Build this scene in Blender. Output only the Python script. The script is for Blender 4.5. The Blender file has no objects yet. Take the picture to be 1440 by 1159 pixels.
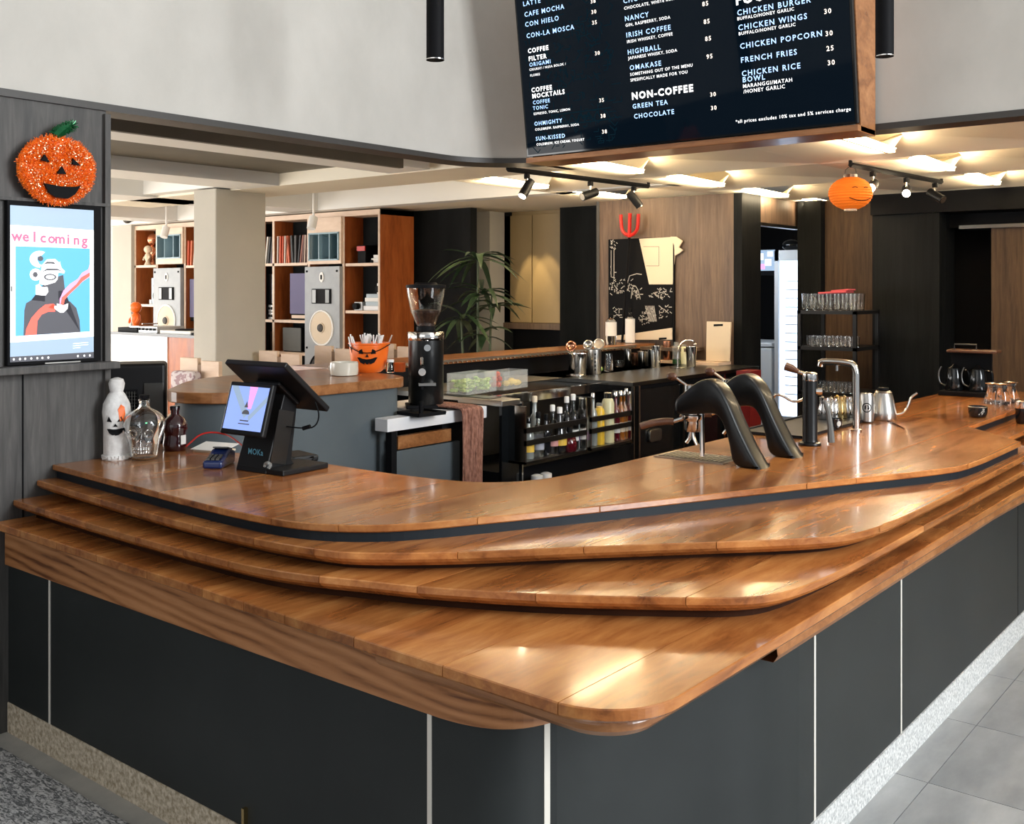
import bpy, bmesh, math, random
from mathutils import Vector, Matrix
random.seed(7)
S = bpy.context.scene
C = S.collection
PI = math.pi
# ------------------------------------------------------------------ camera, light, exposure
YAW = 0.6786; EYE = 1.75; FPX = 1451.0
cd = bpy.data.cameras.new('camera'); cam = bpy.data.objects.new('camera', cd); C.objects.link(cam)
cam.location = (0, 0, EYE); cam.rotation_euler = (PI/2, 0, YAW)
cd.sensor_width = 36; cd.lens = FPX/1440*36; cd.shift_y = -171.5/1440; cd.clip_end = 200
S.camera = cam
S.view_settings.view_transform = 'Standard'; S.view_settings.look = 'None'
S.view_settings.gamma = 1; S.view_settings.use_curve_mapping = False
S.view_settings.exposure = 0.7
w = bpy.data.worlds.new('daylight'); S.world = w; w.use_nodes = True
w.node_tree.nodes['Background'].inputs[0].default_value = (0.86, 0.93, 1, 1)
w.node_tree.nodes['Background'].inputs[1].default_value = 0.30

def area(name, loc, target, sx, sy, power, col):
    l = bpy.data.lights.new(name, 'AREA'); l.shape = 'RECTANGLE'; l.size = sx; l.size_y = sy
    l.energy = power; l.color = col
    o = bpy.data.objects.new(name, l); C.objects.link(o); o.location = loc
    o.rotation_euler = (Vector(target)-Vector(loc)).to_track_quat('-Z', 'Y').to_euler()
    return o
def spot(name, loc, target, power, col, ang=40, blend=.4, r=.03):
    l = bpy.data.lights.new(name, 'SPOT'); l.energy = power; l.color = col
    l.spot_size = math.radians(ang); l.spot_blend = blend; l.shadow_soft_size = r
    o = bpy.data.objects.new(name, l); C.objects.link(o); o.location = loc
    o.rotation_euler = (Vector(target)-Vector(loc)).to_track_quat('-Z', 'Y').to_euler()
    return o
area('window_light_street', (5.6, 3.5, 3.5), (-4, 3.0, 1.9), 2.6, 3.4, 430, (0.93, 0.97, 1))
area('window_light_behind', (-1.0, -4.5, 3.2), (-2.5, 4, 1.6), 6, 3.5, 45, (1, 0.97, 0.93))
area('window_light_lounge', (-9.5, -0.6, 1.3), (-9.2, 6, 1.9), 7, 1.8, 190, (1, 0.98, 0.95))
area('window_light_lounge_side', (-14.2, 4.0, 1.6), (-8, 5.5, 1.6), 5, 2.0, 60, (1, 0.98, 0.95))

# ------------------------------------------------------------------ pixel of the photograph -> point of the room
FW = (-math.sin(YAW), math.cos(YAW)); RT = (math.cos(YAW), math.sin(YAW))
def _d(px): d = px-720; return FPX*FW[0]+d*RT[0], FPX*FW[1]+d*RT[1]
def az(px, py, z):
    a, b = _d(px); s = (EYE-z)/(py-408); return Vector((a*s, b*s, z))
def ax(px, py, X):
    a, b = _d(px); s = X/a; return Vector((X, b*s, EYE-(py-408)*s))
def ay(px, py, Y):
    a, b = _d(px); s = Y/b; return Vector((a*s, Y, EYE-(py-408)*s))

# ------------------------------------------------------------------ mesh building
class MB:
    def __init__(s): s.bm = bmesh.new(); s.M = Matrix.Identity(4)
    def _v(s, p): return s.bm.verts.new(s.M @ Vector(p))
    def face(s, pts):
        try: return s.bm.faces.new([s._v(p) for p in pts])
        except ValueError: return None
    def box(s, x0, x1, y0, y1, z0, z1, R=None, at=None):
        P = [(x, y, z) for z in (z0, z1) for y in (y0, y1) for x in (x0, x1)]
        if R is not None:
            c = Vector(at) if at is not None else Vector(((x0+x1)/2, (y0+y1)/2, (z0+z1)/2))
            P = [R @ (Vector(p)-c)+c for p in P]
        v = [s._v(p) for p in P]
        for f in ((0,2,3,1),(4,5,7,6),(0,1,5,4),(2,6,7,3),(0,4,6,2),(1,3,7,5)): s.bm.faces.new([v[i] for i in f])
        return s
    def lathe(s, prof, c=(0,0,0), n=20, sx=1, sy=1, cap=True, R=None):
        c = Vector(c); rings = []
        for r, z in prof:
            ring = []
            for i in range(n):
                a = 2*PI*i/n; p = Vector((r*sx*math.cos(a), r*sy*math.sin(a), z))
                if R is not None: p = R @ p
                ring.append(s._v(p+c))
            rings.append(ring)
        for a, b in zip(rings, rings[1:]):
            for i in range(n): s.bm.faces.new((a[i], a[(i+1) % n], b[(i+1) % n], b[i]))
        if cap:
            s.bm.faces.new(rings[0][::-1]); s.bm.faces.new(rings[-1])
        return s
    def cyl(s, p0, p1, r0, r1=None, n=14):
        p0 = Vector(p0); p1 = Vector(p1); d = p1-p0
        R = d.to_track_quat('Z', 'Y').to_matrix()
        return s.lathe([(r0, 0), (r0 if r1 is None else r1, d.length)], p0, n, R=R)
    def tube(s, pts, r, n=10, closed=False):
        P = [Vector(p) for p in pts]; rings = []; N = len(P); ref = None
        for i, p in enumerate(P):
            t = (P[(i+1) % N]-P[i-1]) if closed else (P[min(i+1, N-1)]-P[max(i-1, 0)])
            t.normalize()
            if ref is None:
                ref = Vector((0, 0, 1)) if abs(t.z) < .9 else Vector((1, 0, 0))
            u = (ref-t*ref.dot(t)).normalized(); ref = u; v = t.cross(u)
            rr = r[i] if isinstance(r, (list, tuple)) else r
            rings.append([s._v(p+rr*(math.cos(2*PI*k/n)*u+math.sin(2*PI*k/n)*v)) for k in range(n)])
        for i in range(N if closed else N-1):
            a, b = rings[i], rings[(i+1) % N]
            for k in range(n): s.bm.faces.new((a[k], a[(k+1) % n], b[(k+1) % n], b[k]))
        if not closed: s.bm.faces.new(rings[0][::-1]); s.bm.faces.new(rings[-1])
        return s
    def prism(s, poly, z0, z1, M=None):
        f = (lambda p: M @ Vector(p)) if M is not None else (lambda p: p)
        a = [s._v(f((x, y, z0))) for x, y in poly]; b = [s._v(f((x, y, z1))) for x, y in poly]
        n = len(poly); s.bm.faces.new(a[::-1]); s.bm.faces.new(b)
        for i in range(n): s.bm.faces.new((a[i], a[(i+1) % n], b[(i+1) % n], b[i]))
        return s
    def ball(s, c, rx, ry=None, rz=None, n=14, m=8, R=None):
        ry = rx if ry is None else ry; rz = rx if rz is None else rz
        pr = [(math.sin(PI*(j+.02)/(m+.04)), -math.cos(PI*(j+.02)/(m+.04))*rz) for j in range(m+1)]
        return s.lathe([(max(r, .02)*rx, z) for r, z in pr], c, n, 1, ry/rx, R=R)
    def build(s, name, mat, parent=None, bevel=0, smooth=False, seg=2):
        bm = s.bm
        bmesh.ops.recalc_face_normals(bm, faces=bm.faces)
        me = bpy.data.meshes.new(name); bm.to_mesh(me); bm.free()
        if smooth:
            for p in me.polygons: p.use_smooth = True
        me.materials.append(mat)
        o = bpy.data.objects.new(name, me); C.objects.link(o)
        if parent: o.parent = parent
        if bevel:
            m = o.modifiers.new('b', 'BEVEL'); m.width = bevel; m.segments = seg; m.limit_method = 'ANGLE'
        if smooth: 
            m = o.modifiers.new('e', 'EDGE_SPLIT'); m.split_angle = math.radians(42)
        return o
def tag(o, label, cat, group=None, kind=None):
    if label: o['label'] = label
    if cat: o['category'] = cat
    if group: o['group'] = group
    if kind: o['kind'] = kind
    return o
def thing(name, label, cat, loc=(0,0,0), rz=0, group=None, rx=0, ry=0):
    o = bpy.data.objects.new(name, None); C.objects.link(o); o.empty_display_size = .05
    o.location = loc; o.rotation_euler = (rx, ry, rz)
    return tag(o, label, cat, group)
def struct(o): o['kind'] = 'structure'; return o
def dup(root, loc, rz=None, label=None, group=None):
    r = root.copy(); C.objects.link(r); r.location = loc
    if rz is not None: r.rotation_euler[2] = rz
    if label: r['label'] = label
    if group: r['group'] = group
    for ch in list(root.children):
        c = ch.copy(); C.objects.link(c); c.parent = r
        for g in ch.children:
            d = g.copy(); C.objects.link(d); d.parent = c
    return r
def lab(o, text): o['label'] = text; return o

# ------------------------------------------------------------------ materials
def mat(name, col, rough=.5, metal=0, spec=.5, trans=0, emit=None, estr=1, coat=0, alpha=1):
    m = bpy.data.materials.new(name); m.use_nodes = True; b = m.node_tree.nodes['Principled BSDF']
    b.inputs['Base Color'].default_value = (*col, 1); b.inputs['Roughness'].default_value = rough
    b.inputs['Metallic'].default_value = metal; b.inputs['Specular IOR Level'].default_value = spec
    b.inputs['Transmission Weight'].default_value = trans; b.inputs['Coat Weight'].default_value = coat
    b.inputs['Coat Roughness'].default_value = .08
    b.inputs['Alpha'].default_value = alpha
    if emit: b.inputs['Emission Color'].default_value = (*emit, 1); b.inputs['Emission Strength'].default_value = estr
    return m
def nodes(m): return m.node_tree.nodes, m.node_tree.links, m.node_tree.nodes['Principled BSDF']
def ramp(nt, stops):
    r = nt.new('ShaderNodeValToRGB'); e = r.color_ramp.elements
    while len(e) < len(stops): e.new(.5)
    for k, (p, c) in enumerate(stops): e[k].position = p; e[k].color = (*c, 1)
    return r
def noisy(name, c1, c2, scale=(5,5,5), rough=.6, detail=6, bump=0, spec=.5, stops=(.35,.65), coat=0, distort=0, metal=0, rvar=0, rand=0, bdist=.004):
    """two-tone stretched noise, optionally shifted per object so that neighbouring boards differ"""
    m = mat(name, c1, rough, metal, spec, coat=coat); nt, lk, b = nodes(m)
    tc = nt.new('ShaderNodeTexCoord'); mp = nt.new('ShaderNodeMapping'); mp.inputs['Scale'].default_value = scale
    lk.new(tc.outputs['Object'], mp.inputs[0])
    nz = nt.new('ShaderNodeTexNoise'); nz.inputs['Scale'].default_value = 1; nz.inputs['Detail'].default_value = detail
    nz.inputs['Roughness'].default_value = .6; nz.inputs['Distortion'].default_value = distort
    lk.new(mp.outputs[0], nz.inputs['Vector'])
    r = ramp(nt, [(stops[0], c1), (stops[1], c2)]); lk.new(nz.outputs['Fac'], r.inputs[0])
    out = r.outputs[0]
    if rand:
        oi = nt.new('ShaderNodeObjectInfo'); mm = nt.new('ShaderNodeMath'); mm.operation = 'MULTIPLY'; mm.inputs[1].default_value = 57
        lk.new(oi.outputs['Random'], mm.inputs[0]); lk.new(mm.outputs[0], mp.inputs['Location'])
        mr = nt.new('ShaderNodeMapRange'); mr.inputs['To Min'].default_value = 1-rand; mr.inputs['To Max'].default_value = 1+rand
        lk.new(oi.outputs['Random'], mr.inputs[0])
        hs = nt.new('ShaderNodeHueSaturation'); lk.new(out, hs.inputs['Color']); lk.new(mr.outputs[0], hs.inputs['Value'])
        out = hs.outputs[0]
    lk.new(out, b.inputs['Base Color'])
    if bump:
        bp = nt.new('ShaderNodeBump'); bp.inputs['Strength'].default_value = bump; bp.inputs['Distance'].default_value = bdist
        lk.new(nz.outputs['Fac'], bp.inputs['Height']); lk.new(bp.outputs[0], b.inputs['Normal'])
    if rvar:
        mr = nt.new('ShaderNodeMapRange'); mr.inputs['To Min'].default_value = rough-rvar; mr.inputs['To Max'].default_value = rough+rvar
        lk.new(nz.outputs['Fac'], mr.inputs[0]); lk.new(mr.outputs[0], b.inputs['Roughness'])
    return m
def wood(name, cols, scale, rough, coat=0, rand=.18, ring=.0, rscale=(1,1,1), mixg=.5, spec=.5, rdist=5):
    """grain: fine stretched noise over broad figure, rings drawn by a distorted wave"""
    m = mat(name, cols[0], rough, 0, spec, coat=coat); nt, lk, b = nodes(m)
    tc = nt.new('ShaderNodeTexCoord'); oi = nt.new('ShaderNodeObjectInfo')
    mm = nt.new('ShaderNodeMath'); mm.operation = 'MULTIPLY'; mm.inputs[1].default_value = 41
    lk.new(oi.outputs['Random'], mm.inputs[0])
    def mapped(sc):
        mp = nt.new('ShaderNodeMapping'); mp.inputs['Scale'].default_value = sc
        lk.new(tc.outputs['Object'], mp.inputs[0]); lk.new(mm.outputs[0], mp.inputs['Location']); return mp
    a = nt.new('ShaderNodeTexNoise'); a.inputs['Scale'].default_value = 1; a.inputs['Detail'].default_value = 3; a.inputs['Distortion'].default_value = 1.2
    lk.new(mapped(scale).outputs[0], a.inputs['Vector'])
    f = nt.new('ShaderNodeTexNoise'); f.inputs['Scale'].default_value = 1; f.inputs['Detail'].default_value = 7; f.inputs['Roughness'].default_value = .65; f.inputs['Distortion'].default_value = .6
    lk.new(mapped(tuple(x*5 for x in scale)).outputs[0], f.inputs['Vector'])
    mx = nt.new('ShaderNodeMix'); mx.data_type = 'FLOAT'; mx.inputs[0].default_value = mixg
    lk.new(a.outputs['Fac'], mx.inputs[2]); lk.new(f.outputs['Fac'], mx.inputs[3])
    fac = mx.outputs[0]
    if ring:
        wv = nt.new('ShaderNodeTexWave'); wv.wave_type = 'RINGS'; wv.rings_direction = 'SPHERICAL'; wv.inputs['Scale'].default_value = 1
        wv.inputs['Distortion'].default_value = rdist; wv.inputs['Detail'].default_value = 2; wv.inputs['Detail Scale'].default_value = .8
        lk.new(mapped(rscale).outputs[0], wv.inputs['Vector'])
        m2 = nt.new('ShaderNodeMix'); m2.data_type = 'FLOAT'; m2.inputs[0].default_value = ring
        lk.new(fac, m2.inputs[2]); lk.new(wv.outputs['Fac'], m2.inputs[3]); fac = m2.outputs[0]
    n = len(cols); r = ramp(nt, [(.3+.4*k/(n-1), c) for k, c in enumerate(cols)]); lk.new(fac, r.inputs[0])
    mr = nt.new('ShaderNodeMapRange'); mr.inputs['To Min'].default_value = 1-rand; mr.inputs['To Max'].default_value = 1+rand
    lk.new(oi.outputs['Random'], mr.inputs[0])
    hs = nt.new('ShaderNodeHueSaturation'); lk.new(r.outputs[0], hs.inputs['Color']); lk.new(mr.outputs[0], hs.inputs['Value'])
    lk.new(hs.outputs[0], b.inputs['Base Color'])
    bp = nt.new('ShaderNodeBump'); bp.inputs['Strength'].default_value = .06; bp.inputs['Distance'].default_value = .001
    lk.new(fac, bp.inputs['Height']); lk.new(bp.outputs[0], b.inputs['Normal'])
    rr = nt.new('ShaderNodeMapRange'); rr.inputs['To Min'].default_value = rough*.75; rr.inputs['To Max'].default_value = rough*1.35
    lk.new(a.outputs['Fac'], rr.inputs[0]); lk.new(rr.outputs[0], b.inputs['Roughness'])
    return m
TEAK = [(.11,.032,.009), (.32,.108,.028), (.48,.19,.053), (.63,.30,.10)]
M = dict(
 teak=wood('teak_boards', TEAK, (5.5, .9, 5.5), .2, coat=.35, rand=.2, mixg=.42),
 teak_x=wood('teak_edge', [(.15,.05,.015),(.32,.13,.045),(.47,.22,.09)], (1.0, 6, 9), .3, coat=.2, rand=.1),
 apron=wood('teak_apron', [(.14,.045,.014),(.36,.145,.05),(.45,.195,.075),(.52,.24,.10)], (1.2, 3, 14), .35, coat=.1, rand=.02, ring=.24, rscale=(1.7, 1.2, 12), rdist=7),
 under=noisy('dark_teak_shade', (.022,.008,.004), (.05,.018,.008), (3,3,9), .8, spec=.1),  # dark wood, deepened in colour for the shade under the counter steps
 shelfwood=wood('red_brown_veneer', [(.16,.035,.008),(.34,.085,.018),(.46,.14,.035)], (5,5,.8), .35, rand=.04),
 palewood=noisy('pale_ply', (.62,.45,.33), (.74,.57,.44), (3,3,12), .5),
 greywood=wood('grey_oak_laminate', [(.045,.043,.042),(.085,.081,.077),(.14,.132,.124)], (9,9,.7), .5, rand=.05, spec=.3, mixg=.6),
 brownwood=wood('brown_oak_laminate', [(.065,.04,.027),(.135,.087,.057),(.21,.14,.095)], (9,9,.6), .5, rand=.05, mixg=.6),
 blackwood=wood('black_stained_oak', [(.003,.0035,.004),(.007,.0078,.0085),(.012,.013,.014)], (10,10,.6), .6, rand=.05, spec=.12),
 darkbrown=wood('dark_brown_oak_laminate', [(.035,.02,.012),(.075,.045,.027),(.115,.07,.042)], (9,9,.6), .55, rand=.03, mixg=.6, spec=.25),
 panel=noisy('charcoal_laminate', (.019,.022,.022), (.024,.0275,.0275), (3,3,3), .42, spec=.35, bump=.03),
 slate=noisy('slate_blue_laminate', (.088,.105,.115), (.10,.118,.128), (3,3,3), .5, spec=.35),
 plaster=noisy('greige_plaster', (.50,.475,.43), (.60,.57,.52), (1.6,1.6,1.1), .8, bump=.15, detail=8, bdist=.01),
 column=noisy('column_paint', (.42,.395,.345), (.46,.43,.375), (1.5,1.5,1.5), .8, bump=.1, bdist=.01),
 cream=noisy('cream_ceiling', (.80,.72,.58), (.84,.77,.63), (1,1,1), .7),
 white=mat('white_paint', (.80,.79,.76), .6), brownceil=noisy('brown_ceiling_board', (.23,.14,.085), (.29,.18,.11), (1,5,1), .6),
 taupe=noisy('taupe_ceiling_board', (.10,.09,.07), (.15,.135,.105), (1,1,1), .7),
 whiteslab=mat('white_solid_surface', (.80,.79,.80), .3),
 black=mat('black_satin', (.010,.011,.012), .3), matte=mat('black_matte', (.005,.005,.006), .65, spec=.12),
 rubber=mat('soft_black', (.007,.007,.008), .45, spec=.3), gloss=mat('black_gloss', (.006,.007,.008), .08),
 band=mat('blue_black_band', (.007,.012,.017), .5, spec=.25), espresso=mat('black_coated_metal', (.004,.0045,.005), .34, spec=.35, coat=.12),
 steel=mat('polished_steel', (.72,.70,.67), .12, 1), brushed=mat('brushed_steel', (.55,.53,.50), .3, 1), dsteel=mat('dark_steel', (.13,.13,.125), .3, 1),
 copper=mat('copper', (.62,.30,.18), .25, 1), brass=mat('brass', (.75,.55,.25), .25, 1),
 strip=mat('pale_aluminium_strip', (.78,.74,.66), .4), dtrim=mat('dark_bronze_trim', (.045,.04,.035), .5),
 terrazzo=noisy('white_terrazzo', (.36,.37,.37), (.72,.72,.70), (90,90,90), .7, bump=.6, detail=3),
 pebble=noisy('beige_pebbledash', (.33,.26,.17), (.70,.61,.48), (55,55,55), .8, bump=1, detail=3),
 carpet=noisy('grey_loop_carpet', (.13,.135,.14), (.66,.66,.66), (32,90,60), .95, bump=1, detail=4, distort=1.2, spec=.1, stops=(.42,.6)),
 concrete=noisy('pale_concrete', (.33,.33,.31), (.42,.41,.38), (6,6,6), .7),
 tile=noisy('grey_vinyl_tile', (.24,.25,.255), (.40,.405,.405), (6,2.2,4), .45, rand=.06, detail=8, stops=(.3,.7)),
 grout=mat('tile_joint', (.15,.15,.15), .8),
 glass=mat('clear_glass', (.97,.98,.98), .02, trans=1), plastic=mat('clear_plastic', (.9,.93,.9), .1, alpha=.15),
 darkglass=mat('dark_red_liquid', (.035,.004,.006), .04, coat=1),
 orange=mat('orange_plastic', (.90,.16,.015), .32), tinsel=mat('orange_tinsel', (1,.20,.012), .35),
 glint=mat('pale_orange_glint', (1,.62,.35), .2, .3),
 greentinsel=mat('green_tinsel', (.01,.12,.04), .25, .5), red=mat('red_plastic', (.50,.015,.01), .3),
 cloth=noisy('white_gauze', (.62,.60,.58), (.80,.79,.77), (30,30,30), .9, bump=.8),
 towel=noisy('brown_towel', (.20,.085,.055), (.36,.17,.12), (60,60,25), .95, bump=1, detail=4, stops=(.4,.6)),
 pinkcloth=mat('pink_cloth', (.62,.10,.12), .9), cushion=noisy('patterned_cushion', (.36,.25,.27), (.62,.55,.55), (28,28,28), .9, stops=(.48,.52), detail=1),
 paper=mat('white_paper', (.83,.82,.80), .7), cardcream=mat('cream_card', (.78,.66,.50), .6),
 navy=mat('navy_plastic', (.008,.02,.09), .25), ceramic=mat('cream_ceramic', (.62,.58,.49), .2, coat=.4),
 leaf=noisy('dark_leaf', (.012,.03,.012), (.035,.075,.028), (8,8,8), .4), stem=mat('plant_stem', (.06,.08,.03), .6),
 lettuce=noisy('lettuce', (.20,.36,.05), (.55,.68,.22), (40,40,40), .5, bump=.5), tomato=mat('tomato', (.65,.06,.03), .25),
 lemon=mat('lemon', (.85,.62,.12), .35), beans=noisy('coffee_beans', (.03,.012,.007), (.09,.04,.022), (80,80,80), .4),
 amp=mat('silver_faceplate', (.55,.56,.56), .35, .6), spkgrey=noisy('speaker_grey_paint', (.30,.32,.34), (.35,.37,.39), (6,6,6), .5),
 cone=mat('cream_speaker_cone', (.66,.55,.42), .7), darkcone=mat('dark_speaker_cone', (.05,.045,.042), .6), horn=mat('teal_grey_horn', (.10,.17,.20), .35), hornfin=mat('pale_teal_fin', (.24,.36,.42), .35),
 lavender=mat('lavender_grille_cloth', (.17,.16,.27), .9), greygrille=mat('grey_grille_cloth', (.14,.145,.14), .9), lightblue=mat('pale_blue_cabinet', (.42,.50,.56), .5),
 lockers=noisy('mustard_laminate', (.30,.215,.105), (.34,.245,.12), (2,2,2), .5), charcoalwall=noisy('charcoal_wall', (.008,.009,.009), (.016,.017,.018), (3,3,.6), .85, spec=.08),
 walnut=wood('walnut', [(.05,.018,.009),(.10,.038,.018),(.14,.06,.03)], (30,8,30), .3, rand=.02),
 slit=mat('linear_lamp', (1,.9,.7), .5, emit=(1,.80,.50), estr=15), coolslit=mat('cool_lamp', (1,1,1), .5, emit=(1,.98,.95), estr=6),
 bulb=mat('spot_bulb', (1,.9,.7), .5, emit=(1,.82,.55), estr=60),
 lantern=mat('orange_paper_lantern', (.62,.13,.012), .8, spec=.2, emit=(1,.20,.015), estr=.25),
 fridge=mat('lit_fridge_interior', (.8,.85,.9), .5, emit=(.60,.76,1), estr=1.1), fridgewhite=mat('fridge_white', (.75,.77,.79), .35),
 scrblack=mat('menu_screen_black', (.001,.002,.003), .05, spec=.12, emit=(.001,.003,.006), estr=1),
 scrart=mat('menu_screen_teal', (.002,.006,.009), .5, spec=0, emit=(.0015,.008,.013), estr=1),
 txtwhite=mat('screen_white', (1,1,1), .5, emit=(1,1,1), estr=.9), txtblue=mat('screen_pale_blue', (.5,.7,1), .5, emit=(.36,.58,1), estr=.9),
 txtcream=mat('screen_warm_white', (1,.9,.8), .5, emit=(1,.85,.72), estr=.9),
 pblue=mat('screen_sky_blue', (.1,.4,.75), .4, emit=(.09,.38,.72), estr=.5), pgrey=mat('screen_blue_grey', (.3,.4,.5), .4, emit=(.27,.36,.50), estr=.55),
 pred=mat('screen_coral', (.8,.1,.08), .4, emit=(.85,.11,.07), estr=.8), ppink=mat('screen_pink', (.8,.3,.6), .4, emit=(.75,.28,.60), estr=.8),
 pdark=mat('screen_charcoal', (.05,.05,.06), .4, emit=(.06,.06,.07), estr=.8), pwhite=mat('screen_paper_white', (.9,.9,.9), .4, emit=(.85,.86,.88), estr=.62),
 plilac=mat('screen_lilac', (.3,.4,.8), .4, emit=(.24,.36,.78), estr=.6), moka=mat('pale_blue_lettering', (.12,.36,.5), .4),
 chalk=mat('chalk_line', (.55,.52,.48), .8), pinktext=mat('screen_rose_text', (.8,.1,.2), .4, emit=(.7,.09,.17), estr=.8),
)
FONT = None
def text_lines(lst, mat_, name, parent, M4, thick):
    for l in lst: text_mesh([l], mat_, name, parent, M4, thick)
def text_mesh(lines, mat_, name, parent, M4=None, thick=.0006, bold=0):
    """lines: (string, x, y, size, align, rotation); joined flat lettering in the parent's local XY plane mapped through M4"""
    bm = bmesh.new()
    for st, x, y, size, al, bo, sp in lines:
        cu = bpy.data.curves.new('t', 'FONT'); cu.body = st; cu.size = size; cu.align_x = al
        cu.offset = bo*size; cu.extrude = 0; cu.space_character = sp; cu.resolution_u = 2
        to = bpy.data.objects.new('t', cu); C.objects.link(to)
        dg = bpy.context.evaluated_depsgraph_get(); me = bpy.data.meshes.new_from_object(to.evaluated_get(dg))
        me.transform(Matrix.Translation((x, y, thick)))
        bm.from_mesh(me); bpy.data.objects.remove(to); bpy.data.curves.remove(cu); bpy.data.meshes.remove(me)
    me = bpy.data.meshes.new(name); bm.to_mesh(me); bm.free()
    if M4 is not None: me.transform(M4)
    me.materials.append(mat_); o = bpy.data.objects.new(name, me); C.objects.link(o); o.parent = parent
    return o
def flat(name, polys, m, parent, M4, z, thick=.0):
    mb = MB(); mb.M = M4
    for P in polys: mb.face([(x, y, z) for x, y in P])
    bmesh.ops.triangulate(mb.bm, faces=mb.bm.faces)
    return mb.build(name, m, parent)
def smooth_path(P, it=2, closed=False):
    for _ in range(it):
        Q = []
        n = len(P)
        if not closed: Q.append(P[0])
        for i in range(n if closed else n-1):
            a, b = P[i], P[(i+1) % n]
            Q.append(tuple(a[k]*.75+b[k]*.25 for k in range(len(a)))); Q.append(tuple(a[k]*.25+b[k]*.75 for k in range(len(a))))
        if not closed: Q.append(P[-1])
        P = Q
    return P
def round_poly(P, rad, n=5):
    """P: closed 2D list; rad: radius or list per vertex"""
    out = []
    N = len(P)
    for i in range(N):
        p = Vector(P[i]); a = Vector(P[i-1]); b = Vector(P[(i+1) % N])
        r = rad[i] if isinstance(rad, (list, tuple)) else rad
        da = (a-p); db = (b-p); r2 = min(r, da.length*.45, db.length*.45)
        if r2 <= 0: out.append(tuple(p)); continue
        s = p+da.normalized()*r2; e = p+db.normalized()*r2
        for k in range(n+1):
            t = k/n; q = s*(1-t)**2+p*2*t*(1-t)+e*t*t; out.append(tuple(q))
    return out
def inset(P, d):
    """inward offset of a counter-clockwise polygon"""
    N = len(P); out = []
    ar = sum(P[i][0]*P[(i+1) % N][1]-P[(i+1) % N][0]*P[i][1] for i in range(N))
    sg = 1 if ar > 0 else -1
    for i in range(N):
        a = Vector(P[i-1]); p = Vector(P[i]); b = Vector(P[(i+1) % N])
        u = (p-a); v = (b-p)
        if u.length < 1e-6: u = v
        if v.length < 1e-6: v = u
        u = u.normalized(); v = v.normalized(); n1 = Vector((-u.y, u.x)); n2 = Vector((-v.y, v.x)); n = (n1+n2)
        if n.length < 1e-6: n = n1
        n.normalize(); k = 1/max(.5, n.dot(n1)); out.append(tuple(p+n*(d*sg*k)))
    return out
def slab_bm(poly, z, prof):
    """prof: list of (dz, inset) from top down"""
    bm = bmesh.new(); rings = []
    for dz, ins in prof:
        Q = inset(poly, ins) if ins else poly
        rings.append([bm.verts.new((x, y, z+dz)) for x, y in Q])
    for a, b in zip(rings, rings[1:]):
        n = len(a)
        for i in range(n): bm.faces.new((a[i], b[i], b[(i+1) % n], a[(i+1) % n]))
    bm.faces.new(rings[0]); bm.faces.new(rings[-1][::-1])
    bmesh.ops.recalc_face_normals(bm, faces=bm.faces)
    return bm
def cut(bm, co, no, keep_neg=True):
    r = bmesh.ops.bisect_plane(bm, geom=bm.verts[:]+bm.edges[:]+bm.faces[:], plane_co=co, plane_no=no, clear_outer=keep_neg, clear_inner=not keep_neg, dist=1e-6)
    ed = [e for e in r['geom_cut'] if isinstance(e, bmesh.types.BMEdge) and e.is_boundary]
    if ed:
        bmesh.ops.holes_fill(bm, edges=ed, sides=0)
def planks(poly, z, prof, xs, mt, parent, ycuts=(), name='plank', gap=.0012):
    k = 0
    for x0, x1 in zip(xs, xs[1:]):
        ys = [-99]+sorted(y+random.uniform(-.25, .25) for y in ycuts)+[99]
        for y0, y1 in zip(ys, ys[1:]):
            bm = slab_bm(poly, z, prof)
            if min(v.co.x for v in bm.verts) < x0: cut(bm, (x0+gap, 0, 0), (1, 0, 0), False)
            if bm.verts and max(v.co.x for v in bm.verts) > x1: cut(bm, (x1-gap, 0, 0), (1, 0, 0), True)
            if y0 > -90 and bm.verts: cut(bm, (0, y0+gap, 0), (0, 1, 0), False)
            if y1 < 90 and bm.verts: cut(bm, (0, y1-gap, 0), (0, 1, 0), True)
            if len(bm.faces) < 4: bm.free(); continue
            me = bpy.data.meshes.new(name); bm.to_mesh(me); bm.free(); me.materials.append(mt)
            o = bpy.data.objects.new(name, me); C.objects.link(o); o.parent = parent; k += 1
    return k
# ================================================================== THE SETTING
CZ = 2.60
fl = MB().box(-15, 6, -5, 14, -.12, -.02).build('floor', M['grout']); struct(fl)
for i in range(-1, 4):
    for j in range(0, 11):
        x = -1.15+.62*i; y = 1.3+.62*j
        MB().box(x+.0015, x+.6185, y+.0015, y+.6185, -.02, 0).build('tile', M['tile'], fl)
lab(MB().box(-1.78+.62*3.2, 6, 8.2, 14, -.02, -.0005).build('screed', M['tile'], fl), 'plain grey floor finish beyond the tiles')
MB().box(-15, -5.4, -3, 8, -.02, -.0006).build('boards', M['cardcream'], fl)  # unseen lounge floor, its pale colour made up to bounce light upwards
MB().box(-5.4, -1.8, 2.1, 14, -.02, -.0006).build('boards', M['under'], fl)
ca = MB().box(-3.99, -1.8, -3, 1.84, -.02, .006).build('carpet', M['carpet'])
tag(ca, 'grey looped carpet on the floor before the counter', 'carpet', kind='stuff')
MB().box(-5, -3.99, -3, 2.0, -.02, 0).build('kerb', M['concrete'], fl)
MB().box(-3.99, -1.2, 1.84, 2.0, -.02, 0).build('kerb', M['concrete'], fl)

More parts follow.
